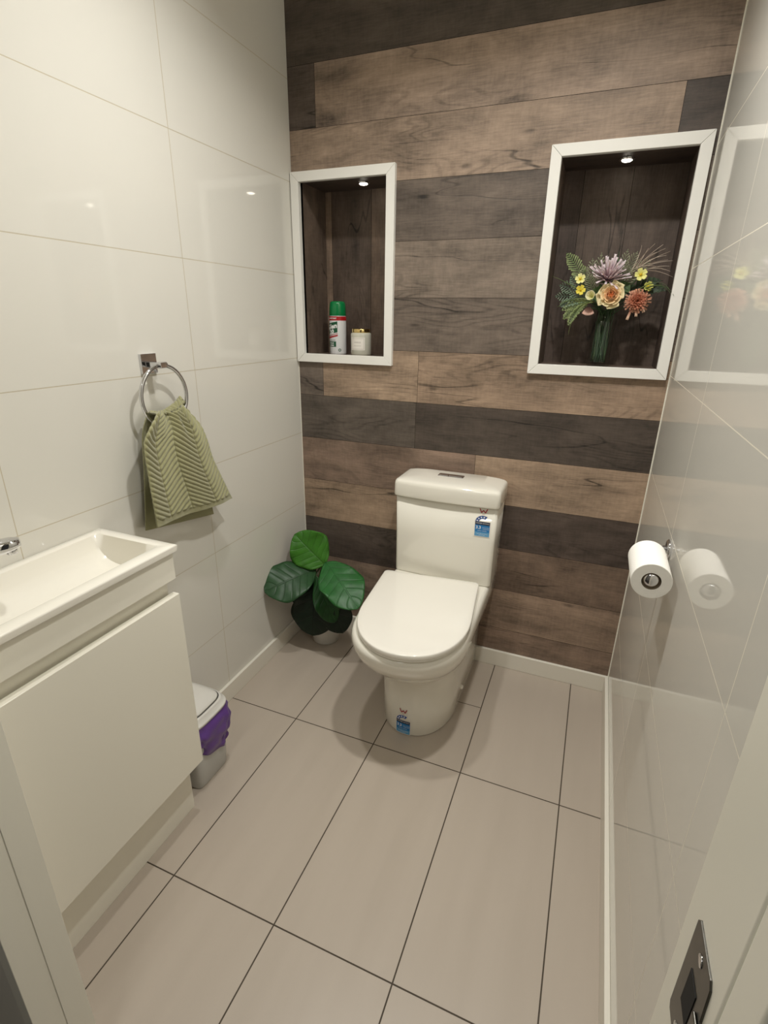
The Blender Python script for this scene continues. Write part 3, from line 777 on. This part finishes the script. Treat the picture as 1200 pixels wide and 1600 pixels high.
# (x, y, z) of the towel's two side edges from the front hem, over the ring, to the back hem
EL = [(.070, -.885, .812), (.071, -.889, .892), (.070, -.890, .965), (.069, -.889, 1.035), (.068, -.868, 1.070), (.060, -.836, 1.098), (.046, -.822, 1.104), (.032, -.824, 1.090), (.024, -.838, 1.045), (.020, -.846, .960), (.020, -.858, .880), (.020, -.872, .788)]
ER = [(.062, -.548, .785), (.064, -.586, .860), (.066, -.624, .940), (.067, -.640, 1.000), (.065, -.656, 1.045), (.059, -.688, 1.092), (.046, -.706, 1.128), (.033, -.700, 1.110), (.026, -.670, 1.040), (.020, -.650, .955), (.018, -.620, .870), (.020, -.600, .742)]
NU, NS = 170, 560
bm = bmesh.new(); g = []
# arc length down the towel for an even rib pitch
mid = [[(a+b_)/2 for a, b_ in zip(catm(EL, i/NS), catm(ER, i/NS))] for i in range(NS+1)]
arc = [0.]
for i in range(1, NS+1): arc.append(arc[-1]+(Vector(mid[i])-Vector(mid[i-1])).length)
def tri(x): return abs((x % 1.)*2-1)
for i in range(NS+1):
    s = i/NS; l, r = Vector(catm(EL, s)), Vector(catm(ER, s)); row = []
    top = math.exp(-((s-.52)/.17)**2)                     # how gathered the cloth is here
    ringz = RC.z-math.sqrt(max(0, RR**2-.055**2))
    for j in range(NU+1):
        u = j/NU
        p = l.lerp(r, u)
        front = 1 if s < .52 else -1
        # cloth hangs in the ring: the top line follows the ring's lower arc
        if top > .01:
            sag = (4*u*(1-u))
            p.z -= .016*top*sag
        # gathered folds, deep at the top and fading to the hem
        fold = (.011*math.sin(2*PI*(1.6*u+.12)+.8*s)+.006*math.sin(2*PI*3.7*u+1.1))*(.18+.9*top)
        fold += .005*math.sin(2*PI*(u*1.3+.3))*(1-top)
        if s < .5: fold += -.010*math.exp(-((u-.62-.5*(.42-s))/.05)**2)*math.exp(-((s-.40)/.10)**2)
        fold *= (1. if front > 0 else .6)
        p.x += fold if s < .5 else -abs(fold)*.2
        if s >= .5: p.x = max(p.x, .008)
        # chevron ribs
        col = 3.6*u+.35
        ph = (arc[i]-.052*tri(col*.5))/.0158
        rib = .5+.5*math.cos(2*PI*ph); rib = rib**.7
        gap = min(1., (.5-abs((col % 1)-.5))/.05)
        hem = 1. if (.018 < arc[i] < arc[-1]-.018) else .0
        edge_ = min(1, min(u, 1-u)/.02)
        h = (.0044*rib*gap*hem*edge_)*(1 if front > 0 else 1)
        p.x += h*(1 if s < .5 else 0)
        p.z += h*top*1.1
        row.append(bm.verts.new(p))
    g.append(row)
for i in range(NS):
    for j in range(NU): bm.faces.new((g[i][j], g[i][j+1], g[i+1][j+1], g[i+1][j]))
o = obj('hand_towel', bm, MAT['towel'], None, smooth=True, solid=.0035)
tag(o, 'sage green ribbed chevron hand towel hanging through the towel ring', 'towel')

# ------------------------------------------------------------------ toilet roll and holder
TH = thing('toilet_roll_holder', 'chrome toilet roll holder bracket on the right tiled wall', 'toilet roll holder', (W, -.64, .87))
bm = bmesh.new(); lathe(bm, [(.0225, 0), (.0225, -.006), (.020, -.008), (.009, -.009)], (W, -.622, .868), 32, 'x'); obj('wall_rose', bm, MAT['chrome'], TH, smooth=True)
bm = bmesh.new(); tube(bm, [(W-.006, -.622, .868), (W-.030, -.622, .868), (W-.044, -.625, .868), (W-.0505, -.633, .868), (W-.0505, -.65, .868), (W-.0505, -.79, .868)], .0075, 16)
obj('bar', bm, MAT['chrome'], TH, smooth=True)
bm = bmesh.new(); lathe(bm, [(.002, -.8065), (.008, -.8060), (.0145, -.8035), (.0166, -.799), (.0166, -.785), (.0065, -.784)], (W-.0505, 0, .868), 24, 'y'); obj('end_cap', bm, MAT['chrome'], TH, smooth=True)
TO = thing('toilet_roll', 'white toilet paper roll on the chrome holder by the right wall', 'toilet roll', (W-.05, -.76, .865))
c = (W-.0505, 0, .8680); ry0, ry1, ro, ri = -.806, -.682, .0372, .0178
bm = bmesh.new(); lathe(bm, [(ri, ry0), (ro-.001, ry0), (ro, ry0+.001), (ro, ry1-.001), (ro-.001, ry1), (ri, ry1)], c, 64, 'y', False, False)
obj('paper', bm, MAT['paper'], TO, smooth=True, bevel=.0)
bpy.data.objects['paper'].modifiers.new('es', 'EDGE_SPLIT').split_angle = math.radians(40)
bm = bmesh.new(); lathe(bm, [(ri-.0002, ry0+.0005), (ri-.0002, ry1-.0005), (ri-.0010, ry1-.0005), (ri-.0010, ry0+.0005)], c, 48, 'y', False, False)
obj('core', bm, MAT['card'], TO, smooth=True)

# ------------------------------------------------------------------ strike plate in the right jamb
SPL = thing('strike_plate', 'dull metal door strike plate let into the right-hand door jamb', 'strike plate', (1.23, -1.557, .914))
def plate(pts, x0, x1):
    bm = bmesh.new(); a = [bm.verts.new((x0, *p)) for p in pts]; b_ = [bm.verts.new((x1, *p)) for p in pts]
    bm.faces.new(a); bm.faces.new(b_[::-1])
    for k in range(len(pts)): bm.faces.new((a[k], b_[k], b_[(k+1) % len(pts)], a[(k+1) % len(pts)]))
    return bm
pl = obj('plate', plate([(-1.534, .958), (-1.537, .962), (-1.574, .962), (-1.578, .958), (-1.580, .930), (-1.584, .926), (-1.584, .892), (-1.580, .888), (-1.578, .866), (-1.574, .862), (-1.537, .862), (-1.534, .866)], 1.2220, 1.2240), MAT['darkmetal'], SPL, bevel=.0004)
obj('latch_hole', boxes(((1.2214, -1.567, .896), (1.2221, -1.5490, .930))), MAT['hole'], SPL)
obj('lip', boxes(((1.2198, -1.5855, .894), (1.2220, -1.572, .926))), MAT['darkmetal'], SPL, bevel=.001)
for z in (.950, .874):
    bm = bmesh.new(); lathe(bm, [(.0045, 1.2221), (.0040, 1.2213), (.001, 1.2211)], (0, -1.556, z), 16, 'x'); obj('screw', bm, MAT['chrome'], SPL, smooth=True)

# ------------------------------------------------------------------ left niche: spray can and candle
NZ = HOLES[0][2]
cc = Vector((.128, .092, NZ))
SC = thing('spray_can', 'white aerosol can with green cap and red and green label in the left niche', 'spray can', tuple(cc))
bm = bmesh.new(); lathe(bm, [(.029, 0), (.0325, .002), (.033, .006), (.033, .138), (.0325, .141), (.030, .146), (.029, .150)], cc, 48); cb = obj('can_body', bm, MAT['canw'], SC, smooth=True)
bm = bmesh.new(); lathe(bm, [(.0315, .144), (.0325, .146), (.0318, .170), (.0300, .188), (.0275, .194), (.022, .1965), (.012, .1955), (.004, .195)], cc, 48); obj('cap', bm, MAT['green'], SC, smooth=True)
FA = math.radians(-90-4)                # the way the printed front faces
def can_tf(l, roff=0.):
    def f(x, y):
        a = FA-math.radians(16)+x/.033
        r = .0332+l; return (cc.x+r*math.cos(a), cc.y+r*math.sin(a), cc.z+y)
    return f
def strip(bm, x0, x1, z0, z1, tf, mi=0, sk=0.):
    patch(bm, [(x0, z0), (x1, z0+sk), (x1, z1+sk), (x0, z1)], tf, mi, max(2, int(abs(x1-x0)/.003)))
def part_strip(name, col, *a, lab=None):
    bm = bmesh.new(); strip(bm, *a); obj(name, bm, MAT[col], cb, recalc=False, label=lab)
def part_text(name, col, s_, size, dx, dy, slope=0., bold=0.):
    bm = bmesh.new(); text_bm(bm, s_, size, lambda x, y: can_tf(.0011)(x+dx, y+dy+x*slope), bold=bold); obj(name, bm, MAT[col], cb, recalc=False)
part_strip('red_band', 'red', -.1035, .1035, .127, .142, can_tf(.0002), lab='red band round the top of the can')
part_strip('red_stripe', 'red', -.026, .026, .058, .0635, can_tf(.0004), 0, .012)
part_strip('red_stripe', 'red', -.026, .026, .0665, .0685, can_tf(.0004), 0, .012)
part_strip('green_patch', 'dgreen', -.025, .025, .074, .114, can_tf(.0003), 0, .010, lab='dark green name patch')
part_strip('green_patch', 'dgreen', -.019, .019, .030, .050, can_tf(.0003), lab='dark green patch low on the can')
part_text('lettering', 'white', 'Glen', .0245, 0, .104, .20, .0009)
part_text('lettering', 'white', '20', .0215, 0, .0845, .20, .0009)
part_text('lettering', 'white', 'DISINFECTANT', .0064, 0, .1345, 0, .0002)
part_text('lettering', 'white', 'KILLS', .0085, 0, .0435, 0, .0002)
part_text('lettering', 'white', 'GERMS', .0070, 0, .0350, 0, .0002)
part_text('lettering', 'dgreen', 'ALL-IN-ONE', .0062, 0, .0545)
part_text('lettering', 'dgreen', '300 g', .0062, -.012, .012)
bm = bmesh.new()
nn = 20
for k in range(nn):
    a0, a1 = 2*PI*k/nn, 2*PI*(k+1)/nn
    patch(bm, [(.033+.0055*math.cos(a0), .018+.0055*math.sin(a0)), (.033+.0055*math.cos(a1), .018+.0055*math.sin(a1)), (.033+.0032*math.cos(a1), .018+.0032*math.sin(a1)), (.033+.0032*math.cos(a0), .018+.0032*math.sin(a0))], can_tf(.0006))
obj('round_mark', bm, MAT['dgreen'], cb, recalc=False)

jc = Vector((.236, .075, NZ))
CJ = thing('candle_jar', 'round frosted candle jar with a gold lid and white label in the left niche', 'candle', tuple(jc))
bm = bmesh.new(); lathe(bm, [(.033, 0), (.038, .003), (.0395, .008), (.0395, .078), (.038, .083), (.034, .085)], jc, 48); jb = obj('jar', bm, MAT['jar'], CJ, smooth=True)
bm = bmesh.new(); lathe(bm, [(.0345, .0852), (.0352, .087), (.0352, .0975), (.0340, .099), (.004, .0992)], jc, 48); obj('lid', bm, MAT['gold'], CJ, smooth=True, label='shiny gold lid')
def jar_tf(l):
    def f(x, y):
        a = math.radians(-88)+x/.0395; r = .0396+l; return (jc.x+r*math.cos(a), jc.y+r*math.sin(a), jc.z+y)
    return f
bm = bmesh.new(); strip(bm, -.030, .030, .022, .068, jar_tf(.0003)); jl = obj('label', bm, MAT['labelw'], jb, recalc=False)
bm = bmesh.new()
for a in ((-.026, .026, .0255, .0262), (-.026, .026, .0638, .0645), (-.026, -.0254, .0255, .0645), (.0254, .026, .0255, .0645)): strip(bm, *a, jar_tf(.0005))
text_bm(bm, 'CANDLE', .0072, lambda x, y: jar_tf(.0005)(x, y+.050)); text_bm(bm, 'scented soy wax', .0044, lambda x, y: jar_tf(.0005)(x, y+.038))
obj('label_print', bm, MAT['ink'], jl, recalc=False)

# ------------------------------------------------------------------ right niche: vase and flowers
vz = HOLES[1][2]; vc = Vector((1.098, .095, vz))
bm = bmesh.new()
lathe(bm, [(.030, 0), (.034, .002), (.035, .010), (.034, .05), (.0355, .11), (.040, .160), (.0385, .160), (.034, .11), (.0325, .05), (.033, .012), (.02, .009)], vc, 40)
tag(obj('glass_vase', bm, MAT['glass'], None, smooth=True), 'clear glass vase of green stems standing in the right niche', 'vase')
NECK = vc+Vector((0, 0, .150))
def stem_path(head, k):
    rr = random.Random(k); a = rr.uniform(0, 6.28); r_ = .020
    foot = vc+Vector((r_*math.cos(a), r_*math.sin(a), .016)); nk = NECK+Vector((rr.uniform(-.018, .018), rr.uniform(-.018, .014), 0))
    h = Vector(head); p = bez(foot, foot.lerp(nk, .6)+Vector((rr.uniform(-.006, .006), 0, 0)), nk, 8)
    return p+bez(nk, nk+Vector((0, 0, .02)), h, 8)[1:]
def flower(name, label, cat, head, k, group=None):
    if name == 'yellow_blossom': group = 'small yellow blossoms in the vase'
    elif name == 'grass_wisps': group = 'thin wisps in the bouquet'
    t = thing(name, label, cat, tuple(head), group)
    bm = bmesh.new(); tube(bm, stem_path(head, k), .0017, 6); o = obj('stem', bm, MAT['sprig'], t, smooth=True); tint(o, lambda co, i: (56, 84, 46))
    return t
def basis(d, twist=0.):
    d = Vector(d).normalized(); a = d.cross(Vector((.1, .2, 1))).normalized(); b_ = d.cross(a)
    return d, a*math.cos(twist)+b_*math.sin(twist), b_*math.cos(twist)-a*math.sin(twist)
def petal(bm, c, out, axis, L, wid, bend, n=6, m=4, cup=.3, tipw=.6, lift=0., store=None, val=0.):
    """petal from c, starting along out and bending by bend (radians) towards axis"""
    out, axis = Vector(out).normalized(), Vector(axis).normalized(); side = out.cross(axis).normalized()
    p = Vector(c); rows = []
    for i in range(n+1):
        t = i/n; ang = lift+bend*t; dirv = out*math.cos(ang)+axis*math.sin(ang); nrm = axis*math.cos(ang)-out*math.sin(ang)
        if i: p = p+dirv*(L/n)
        w_ = wid*.5*(math.sin(PI*(t*(1-tipw*.5)+.10*(1-t)))**.8 if t < 1 else math.sin(PI*(1-tipw*.5))**.8)
        w_ = max(w_, wid*.02)
        row = []
        for j in range(m+1):
            v = -1+2*j/m; q = p+side*(w_*v)+nrm*(cup*w_*v*v)
            vt = bm.verts.new(q); row.append(vt)
            if store is not None: store.append((t, val))
        rows.append(row)
    for i in range(n):
        for j in range(m): bm.faces.new((rows[i][j], rows[i][j+1], rows[i+1][j+1], rows[i+1][j]))
def lerpc(a, b_, t): t = max(0, min(1, t)); return tuple(a[i]+(b_[i]-a[i])*t for i in range(3))

# rose
hc = Vector((1.106, .022, 1.420)); t = flower('rose', 'large peach and cream rose in the middle of the vase', 'flower', hc+Vector((0, .02, -.01)), 1)
d, a, b_ = basis((-.02, -1, .12)); bm = bmesh.new(); st = []
for k in range(30):
    r_ = k/29; ang = k*2.399; o_ = a*math.cos(ang)+b_*math.sin(ang)
    lift = 1.42-.95*r_**1.2; bend = (.40 if r_ < .5 else .15-.55*(r_-.5)*2)
    petal(bm, hc-d*(.006+.012*r_)+o_*(.002+.013*r_), o_, d, (.017+.012*r_), .016+.022*r_, bend, 7, 6, .45, .75, lift, st, r_)
o = obj('petals', bm, MAT['petal'], t, smooth=True, recalc=False, solid=.0006)
CORE_, MIDC, OUTC = (238, 128, 66), (248, 186, 132), (240, 222, 176)
tint(o, lambda co, i: lerpc(lerpc(CORE_, MIDC, st[i][1]*2.2), OUTC, st[i][1]*1.6-.45+.15*st[i][0]))
# rust dahlia
hc = Vector((1.182, .050, 1.402)); t = flower('dahlia', 'rust-coloured spiky dahlia to the right of the rose', 'flower', hc+Vector((0, .012, 0)), 2)
d, a, b_ = basis((.15, -1, .05)); bm = bmesh.new(); st = []
for k in range(110):
    f = k/109; ang = k*2.399; o_ = a*math.cos(ang)+b_*math.sin(ang); el = 1.45-1.75*f**.8
    petal(bm, hc+d*.004, o_*math.cos(el)+d*math.sin(el), d if abs(el) < 1.2 else o_, (.014+.026*f**.8)*R.uniform(.85, 1.15), .0088, R.uniform(-.1, .35), 5, 2, .9, 1.7, 0, st, f)
for k in range(3):
    petal(bm, hc+Vector((-.010+.013*k, -.006, -.016+.004*k)), (-.25+.30*k, -.25, -1), (0, -1, 0), .040-.007*k, .012, -.1, 5, 2, .5, 1.6, 0, st, 1.4)
o = obj('petals', bm, MAT['petal'], t, smooth=True, recalc=False, solid=.0005)
tint(o, lambda co, i: lerpc((118, 54, 38), lerpc((198, 124, 94), (232, 192, 164), st[i][1]*1.1-.4), st[i][0]*1.15))
# mauve spider flower
hc = Vector((1.088, .050, 1.462)); t = flower('spider_chrysanthemum', 'pale mauve flower with long thin petals above the rose', 'flower', hc, 3)
d, a, b_ = basis((.12, -.55, .85)); bm = bmesh.new(); st = []
for k in range(74):
    f = k/73; ang = k*2.399; o_ = a*math.cos(ang)+b_*math.sin(ang); el = 1.3-1.1*f
    petal(bm, hc, o_*math.cos(el)+d*math.sin(el), d, .044+.026*R.random(), .0085, R.uniform(-.5, .5), 8, 2, .8, 1.5, 0, st, f)
o = obj('petals', bm, MAT['petal'], t, smooth=True, recalc=False, solid=.0005)
tint(o, lambda co, i: lerpc((132, 96, 104), (226, 208, 212), st[i][0]*1.3))
# small yellow blossoms
for k, (pos, col, dr, lab, sc) in enumerate([
    ((1.009, .045, 1.466), (240, 232, 160), (-.1, -1, .25), 'pale yellow blossom highest on the left side of the bouquet', 1.),
    ((1.014, .040, 1.434), (236, 214, 84), (.1, -1, .05), 'bright yellow blossom just below the paler one on the left side of the bouquet', .95),
    ((1.180, .042, 1.476), (238, 232, 150), (.1, -1, .15), 'pale yellow five-petal blossom above the rust dahlia', 1.15),
    ((1.206, .048, 1.444), (206, 206, 110), (.3, -1, .1), 'green-yellow blossom at the upper right edge of the dahlia', .9)]):
    hc = Vector(pos); t = flower('yellow_blossom', lab, 'flower', hc+Vector((0, .006, 0)), 10+k)
    d, a, b_ = basis(dr, k*.7); bm = bmesh.new(); st = []
    for q in range(5):
        ang = q*2*PI/5; petal(bm, hc, a*math.cos(ang)+b_*math.sin(ang), d, .0165*sc, .0125*sc, .35, 6, 4, .3, .62, .15, st, 0)
    o = obj('petals', bm, MAT['petal'], t, smooth=True, recalc=False, solid=.0005); tint(o, lambda co, i: lerpc(lerpc((206, 190, 40), col, .4), col, st[i][0]*1.5))
    bm = bmesh.new(); bmesh.ops.create_icosphere(bm, subdivisions=2, radius=.0036*sc, matrix=Matrix.Translation(hc+d*.002))
    o = obj('flower_centre', bm, MAT['petal'], t, smooth=True); tint(o, lambda co, i: (198, 168, 30))
# half-open cream bloom beside the rose
hc = Vector((1.052, .035, 1.412)); t = flower('cream_blossom', 'half-open cream blossom between the yellow blossoms and the rose', 'flower', hc, 20)
d, a, b_ = basis((-.2, -.75, .2)); bm = bmesh.new(); st = []
for q in range(6):
    ang = q*2*PI/6+.3; petal(bm, hc+d*.001, a*math.cos(ang)+b_*math.sin(ang), d, .029, .017, .5, 6, 4, .45, 1.3, .75, st, 0)
o = obj('petals', bm, MAT['petal'], t, smooth=True, recalc=False, solid=.0005); tint(o, lambda co, i: lerpc((190, 186, 110), (236, 228, 188), st[i][0]*1.6))
# dusky pink drooping petals
hc = Vector((1.046, .050, 1.385)); t = flower('dusky_blossom', 'dusky pink drooping blossom under the cream one', 'flower', hc, 21)
bm = bmesh.new(); st = []
for q in range(5): petal(bm, hc, (-.5+.25*q, -.35, -1), (0, -1, .2), .028, .015, .25, 6, 3, .3, .8, 0, st, 0)
o = obj('petals', bm, MAT['petal'], t, smooth=True, recalc=False, solid=.0005); tint(o, lambda co, i: lerpc((96, 62, 54), (206, 164, 148), st[i][0]*1.2))

def frond(bm, base, tip, sag, n, leafL, leafW, ang=.9, st=None, needle=False, two=True, droop=0.):
    base, tip = Vector(base), Vector(tip); mid_ = (base+tip)/2+Vector(sag); path = bez(base, mid_, tip, n+2)
    tube(bm, path, .0009, 5)
    while st is not None and len(st) < len(bm.verts): st.append((0, 0))
    for i in range(1, n+1):
        tg = (path[i+1]-path[i-1]).normalized(); f = i/n; sd_ = tg.cross(Vector((0, -1, .1))).normalized()
        L_ = leafL*(math.sin(PI*min(1, f*.85+.12)))**.7*R.uniform(.85, 1.15)
        for s_ in ((-1, 1) if two else (-1 if i % 2 else 1,)):
            for rot in ((0,) if not needle else (-.9, 0, .9)):
                out = tg*math.cos(ang)+sd_*s_*math.sin(ang)+Vector((0, -1, 0))*math.sin(rot)*.6+Vector((0, 0, -droop))
                petal(bm, path[i], out, Vector((0, -1, .2)), L_, leafW, R.uniform(-.2, .3), 3 if needle else 4, 2, .2, 1.3, 0, st, f)
def sprig(name, label, base, fr, cols, k, cat='foliage', **kw):
    t = flower(name, label, cat, base, k)
    bm = bmesh.new(); st = []
    for (tip, sag, n, L_, w_, ang, needle, droop) in fr: frond(bm, base, tip, sag, n, L_, w_, ang, st, needle, True, droop)
    while len(st) < len(bm.verts): st.append((0, 0))
    o = obj('leaves', bm, MAT['sprig'], t, smooth=True, recalc=False)
    tint(o, lambda co, i: lerpc(cols[0], cols[1], st[i][0]*.6+.4*abs(math.sin(i*.37))))
J = NECK+Vector((-.01, -.01, .03))
sprig('fern_sprig', 'light green fern sprig pointing up at the far left of the bouquet', (1.035, .070, 1.420), [((.954, .075, 1.545), (.012, 0, .012), 18, .026, .0042, .95, False, 0)], ((84, 108, 58), (158, 174, 112)), 30)
sprig('rosemary_sprig', 'soft grey-green needle sprigs left of the mauve flower', (1.055, .075, 1.420), [
    ((1.036, .070, 1.528), (-.006, 0, .0), 10, .026, .0021, .75, True, 0), ((1.010, .06, 1.500), (-.01, 0, .01), 9, .026, .0021, .75, True, 0), ((1.060, .08, 1.545), (.0, 0, .0), 9, .024, .0021, .7, True, 0), ((1.028, .045, 1.480), (.0, 0, .0), 8, .026, .0021, .8, True, 0)], ((104, 114, 84), (186, 190, 156)), 31)
sprig('sedum_sprig', 'blue-green feathery sprigs at the lower left of the bouquet', (1.040, .060, 1.405), [
    ((.944, .060, 1.450), (0, -.01, .015), 11, .026, .0026, .9, True, .1), ((.935, .055, 1.415), (0, -.01, .012), 11, .026, .0026, .9, True, .2),
    ((.955, .050, 1.385), (-.005, -.01, .015), 14, .020, .0032, .9, True, .2), ((.975, .06, 1.475), (0, 0, .01), 12, .022, .0032, .9, True, .1)], ((56, 80, 62), (140, 160, 132)), 32)
sprig('trailing_sprig', 'green sprigs trailing down the left side of the vase', (1.045, .055, 1.400), [
    ((.972, .045, 1.345), (-.01, -.01, .018), 14, .020, .0050, .9, False, .2), ((.990, .040, 1.325), (-.015, -.01, .018), 13, .017, .0045, .8, True, .3), ((.962, .045, 1.372), (0, -.01, .012), 10, .018, .0050, .9, False, .1)], ((66, 86, 48), (152, 164, 104)), 33)
sprig('wild_grass_sprig', 'fuzzy grey-green sprigs at the top right of the bouquet', (1.120, .085, 1.425), [
    ((1.162, .080, 1.545), (.0, 0, .01), 11, .030, .0021, .65, True, 0), ((1.134, .085, 1.552), (-.004, 0, .01), 10, .028, .0021, .65, True, 0), ((1.205, .07, 1.522), (.0, 0, .015), 10, .028, .0021, .65, True, 0), ((1.150, .05, 1.500), (.0, 0, .01), 8, .030, .0021, .7, True, 0), ((1.185, .05, 1.500), (.0, 0, .01), 8, .026, .0021, .7, True, 0)], ((98, 106, 80), (182, 184, 152)), 34)
sprig('round_leaf_sprig', 'dark round-leaved sprig at the right end of the bouquet', (1.150, .075, 1.425), [
    ((1.262, .055, 1.430), (0, 0, .03), 8, .022, .017, .9, False, 0), ((1.245, .05, 1.460), (0, 0, .02), 6, .020, .016, .9, False, 0), ((1.225, .06, 1.400), (0, 0, .02), 5, .018, .015, .9, False, .2)], ((26, 42, 26), (54, 74, 42)), 35)
sprig('leafy_sprig', 'mid green broad leaves filling behind the rose', (1.100, .070, 1.400), [
    ((1.110, .075, 1.545), (0, 0, 0), 5, .026, .016, .9, False, 0), ((1.160, .055, 1.455), (0, -.01, .01), 6, .026, .014, .9, False, 0), ((1.045, .05, 1.430), (0, -.01, .01), 6, .026, .014, .9, False, .2), ((1.065, .07, 1.515), (0, 0, 0), 5, .024, .014, .9, False, 0)], ((40, 66, 32), (84, 112, 60)), 36)
# long bare curling wisps
def wisps(label, lst, cols, k):
    t = flower('grass_wisps', label, 'foliage', (lst[0][0]), k); bm = bmesh.new()
    for a_, m_, b__ in lst:
        tube(bm, bez(a_, m_, b__, 12), [.0017*(1-.75*i/11) for i in range(12)], 5)
    o = obj('blades', bm, MAT['sprig'], t, smooth=True); tint(o, lambda co, i: lerpc(cols[0], cols[1], .5+.5*math.sin(i*.11)))
tipsR = [(1.205, .06, 1.562), (1.248, .06, 1.518), (1.235, .06, 1.548), (1.268, .05, 1.470), (1.228, .07, 1.560), (1.242, .065, 1.530), (1.255, .06, 1.500), (1.262, .06, 1.515), (1.215, .07, 1.540), (1.262, .06, 1.485), (1.190, .075, 1.552), (1.250, .055, 1.540), (1.170, .07, 1.560), (1.235, .06, 1.495)]
wisps('pinkish bare curling wisps at the top right of the bouquet', [((1.13, .075, 1.44), (1.165+R.uniform(-.02, .02), .065, 1.50+R.uniform(0, .03)), p) for p in tipsR], ((150, 130, 112), (224, 206, 188)), 40)
wisps('thin green grass blades arching out over the left side of the niche', [((1.06, .06, 1.40), (1.0, .03, 1.425), (.950, .035, 1.383)), ((1.06, .06, 1.40), (1.0, .02, 1.395), (.996, .02, 1.300)), ((1.05, .06, 1.41), (.97, .04, 1.46), (.921, .05, 1.476)), ((1.05, .06, 1.40), (.985, .03, 1.41), (.955, .04, 1.395))], ((84, 104, 52), (150, 158, 92)), 41)
wisps('thin green stalks drooping past the frame on the right of the bouquet', [((1.17, .06, 1.42), (1.24, .02, 1.475), (1.275, -.02, 1.415)), ((1.17, .06, 1.42), (1.24, .03, 1.470), (1.268, .0, 1.420)), ((1.16, .06, 1.42), (1.23, .02, 1.48), (1.262, -.005, 1.432))], ((60, 78, 44), (112, 124, 72)), 42)
# grass-like stems standing in the vase
t = thing('vase_stems', 'bundle of thin green stems inside the glass vase', 'foliage', tuple(vc)); bm = bmesh.new()
for k in range(34):
    a_ = R.uniform(0, 6.28); r0, r1 = R.uniform(.004, .028), R.uniform(.004, .029); b1 = a_+R.uniform(-1.6, 1.6)
    p0 = vc+Vector((r0*math.cos(a_), r0*math.sin(a_), .013)); p1 = NECK+Vector((r1*math.cos(b1), r1*math.sin(b1), R.uniform(-.01, .04)))
    tube(bm, bez(p0, p0.lerp(p1, .5)+Vector((R.uniform(-.006, .006), R.uniform(-.006, .006), 0)), p1, 8), .0011, 5)
o = obj('stems', bm, MAT['sprig'], t, smooth=True); tint(o, lambda co, i: lerpc((40, 64, 46), (84, 110, 82), .5+.5*math.sin(i*.05)))

# ------------------------------------------------------------------ lights
def disc(name, loc, size, power, col=(1, .985, .94), spot=None):
    l = bpy.data.lights.new(name, 'AREA'); l.shape = 'DISK'; l.size = size; l.energy = power; l.color = col; l.spread = math.radians(spot or 180)
    o = bpy.data.objects.new(name, l); COL.objects.link(o); o.location = loc
    return o
disc('downlight', (1.02, -.86, H-.004), .085, 10.9, spot=144)
disc('downlight.001', (.49, -.82, H-.004), .085, 5.6, spot=136)
disc('hall_fill', (.70, -2.30, H-.004), .45, 6.5, spot=150)  # added fill from an unseen hall source, brightens the jambs and near floor
def spot(name, loc, power):
    l = bpy.data.lights.new(name, 'SPOT'); l.energy = power; l.spot_size = math.radians(110); l.spot_blend = .9; l.shadow_soft_size = .012; l.color = (1, .95, .86)
    o = bpy.data.objects.new(name, l); COL.objects.link(o); o.location = loc
spot('niche_lamp', (.238, .092, zl-.012), .25)
spot('niche_lamp.001', (1.091, .098, zr-.012), .25)

wd = bpy.data.worlds.new('world'); S.world = wd; wd.use_nodes = True
wd.node_tree.nodes['Background'].inputs[0].default_value = (1, .95, .88, 1); wd.node_tree.nodes['Background'].inputs[1].default_value = .03

# ------------------------------------------------------------------ camera
cam = bpy.data.cameras.new('camera'); co = bpy.data.objects.new('camera', cam); COL.objects.link(co)
co.location = (1.10251, -1.8331, 1.34342); co.rotation_mode = 'XYZ'; co.rotation_euler = (1.20902, -.01512, .3846)
cam.sensor_fit = 'VERTICAL'; cam.sensor_height = 36; cam.lens = 36*802.8/1600; cam.clip_start = .02
S.camera = co
S.view_settings.view_transform = 'Standard'; S.view_settings.look = 'None'; S.view_settings.gamma = 1; S.view_settings.use_curve_mapping = False
S.view_settings.exposure = -.08
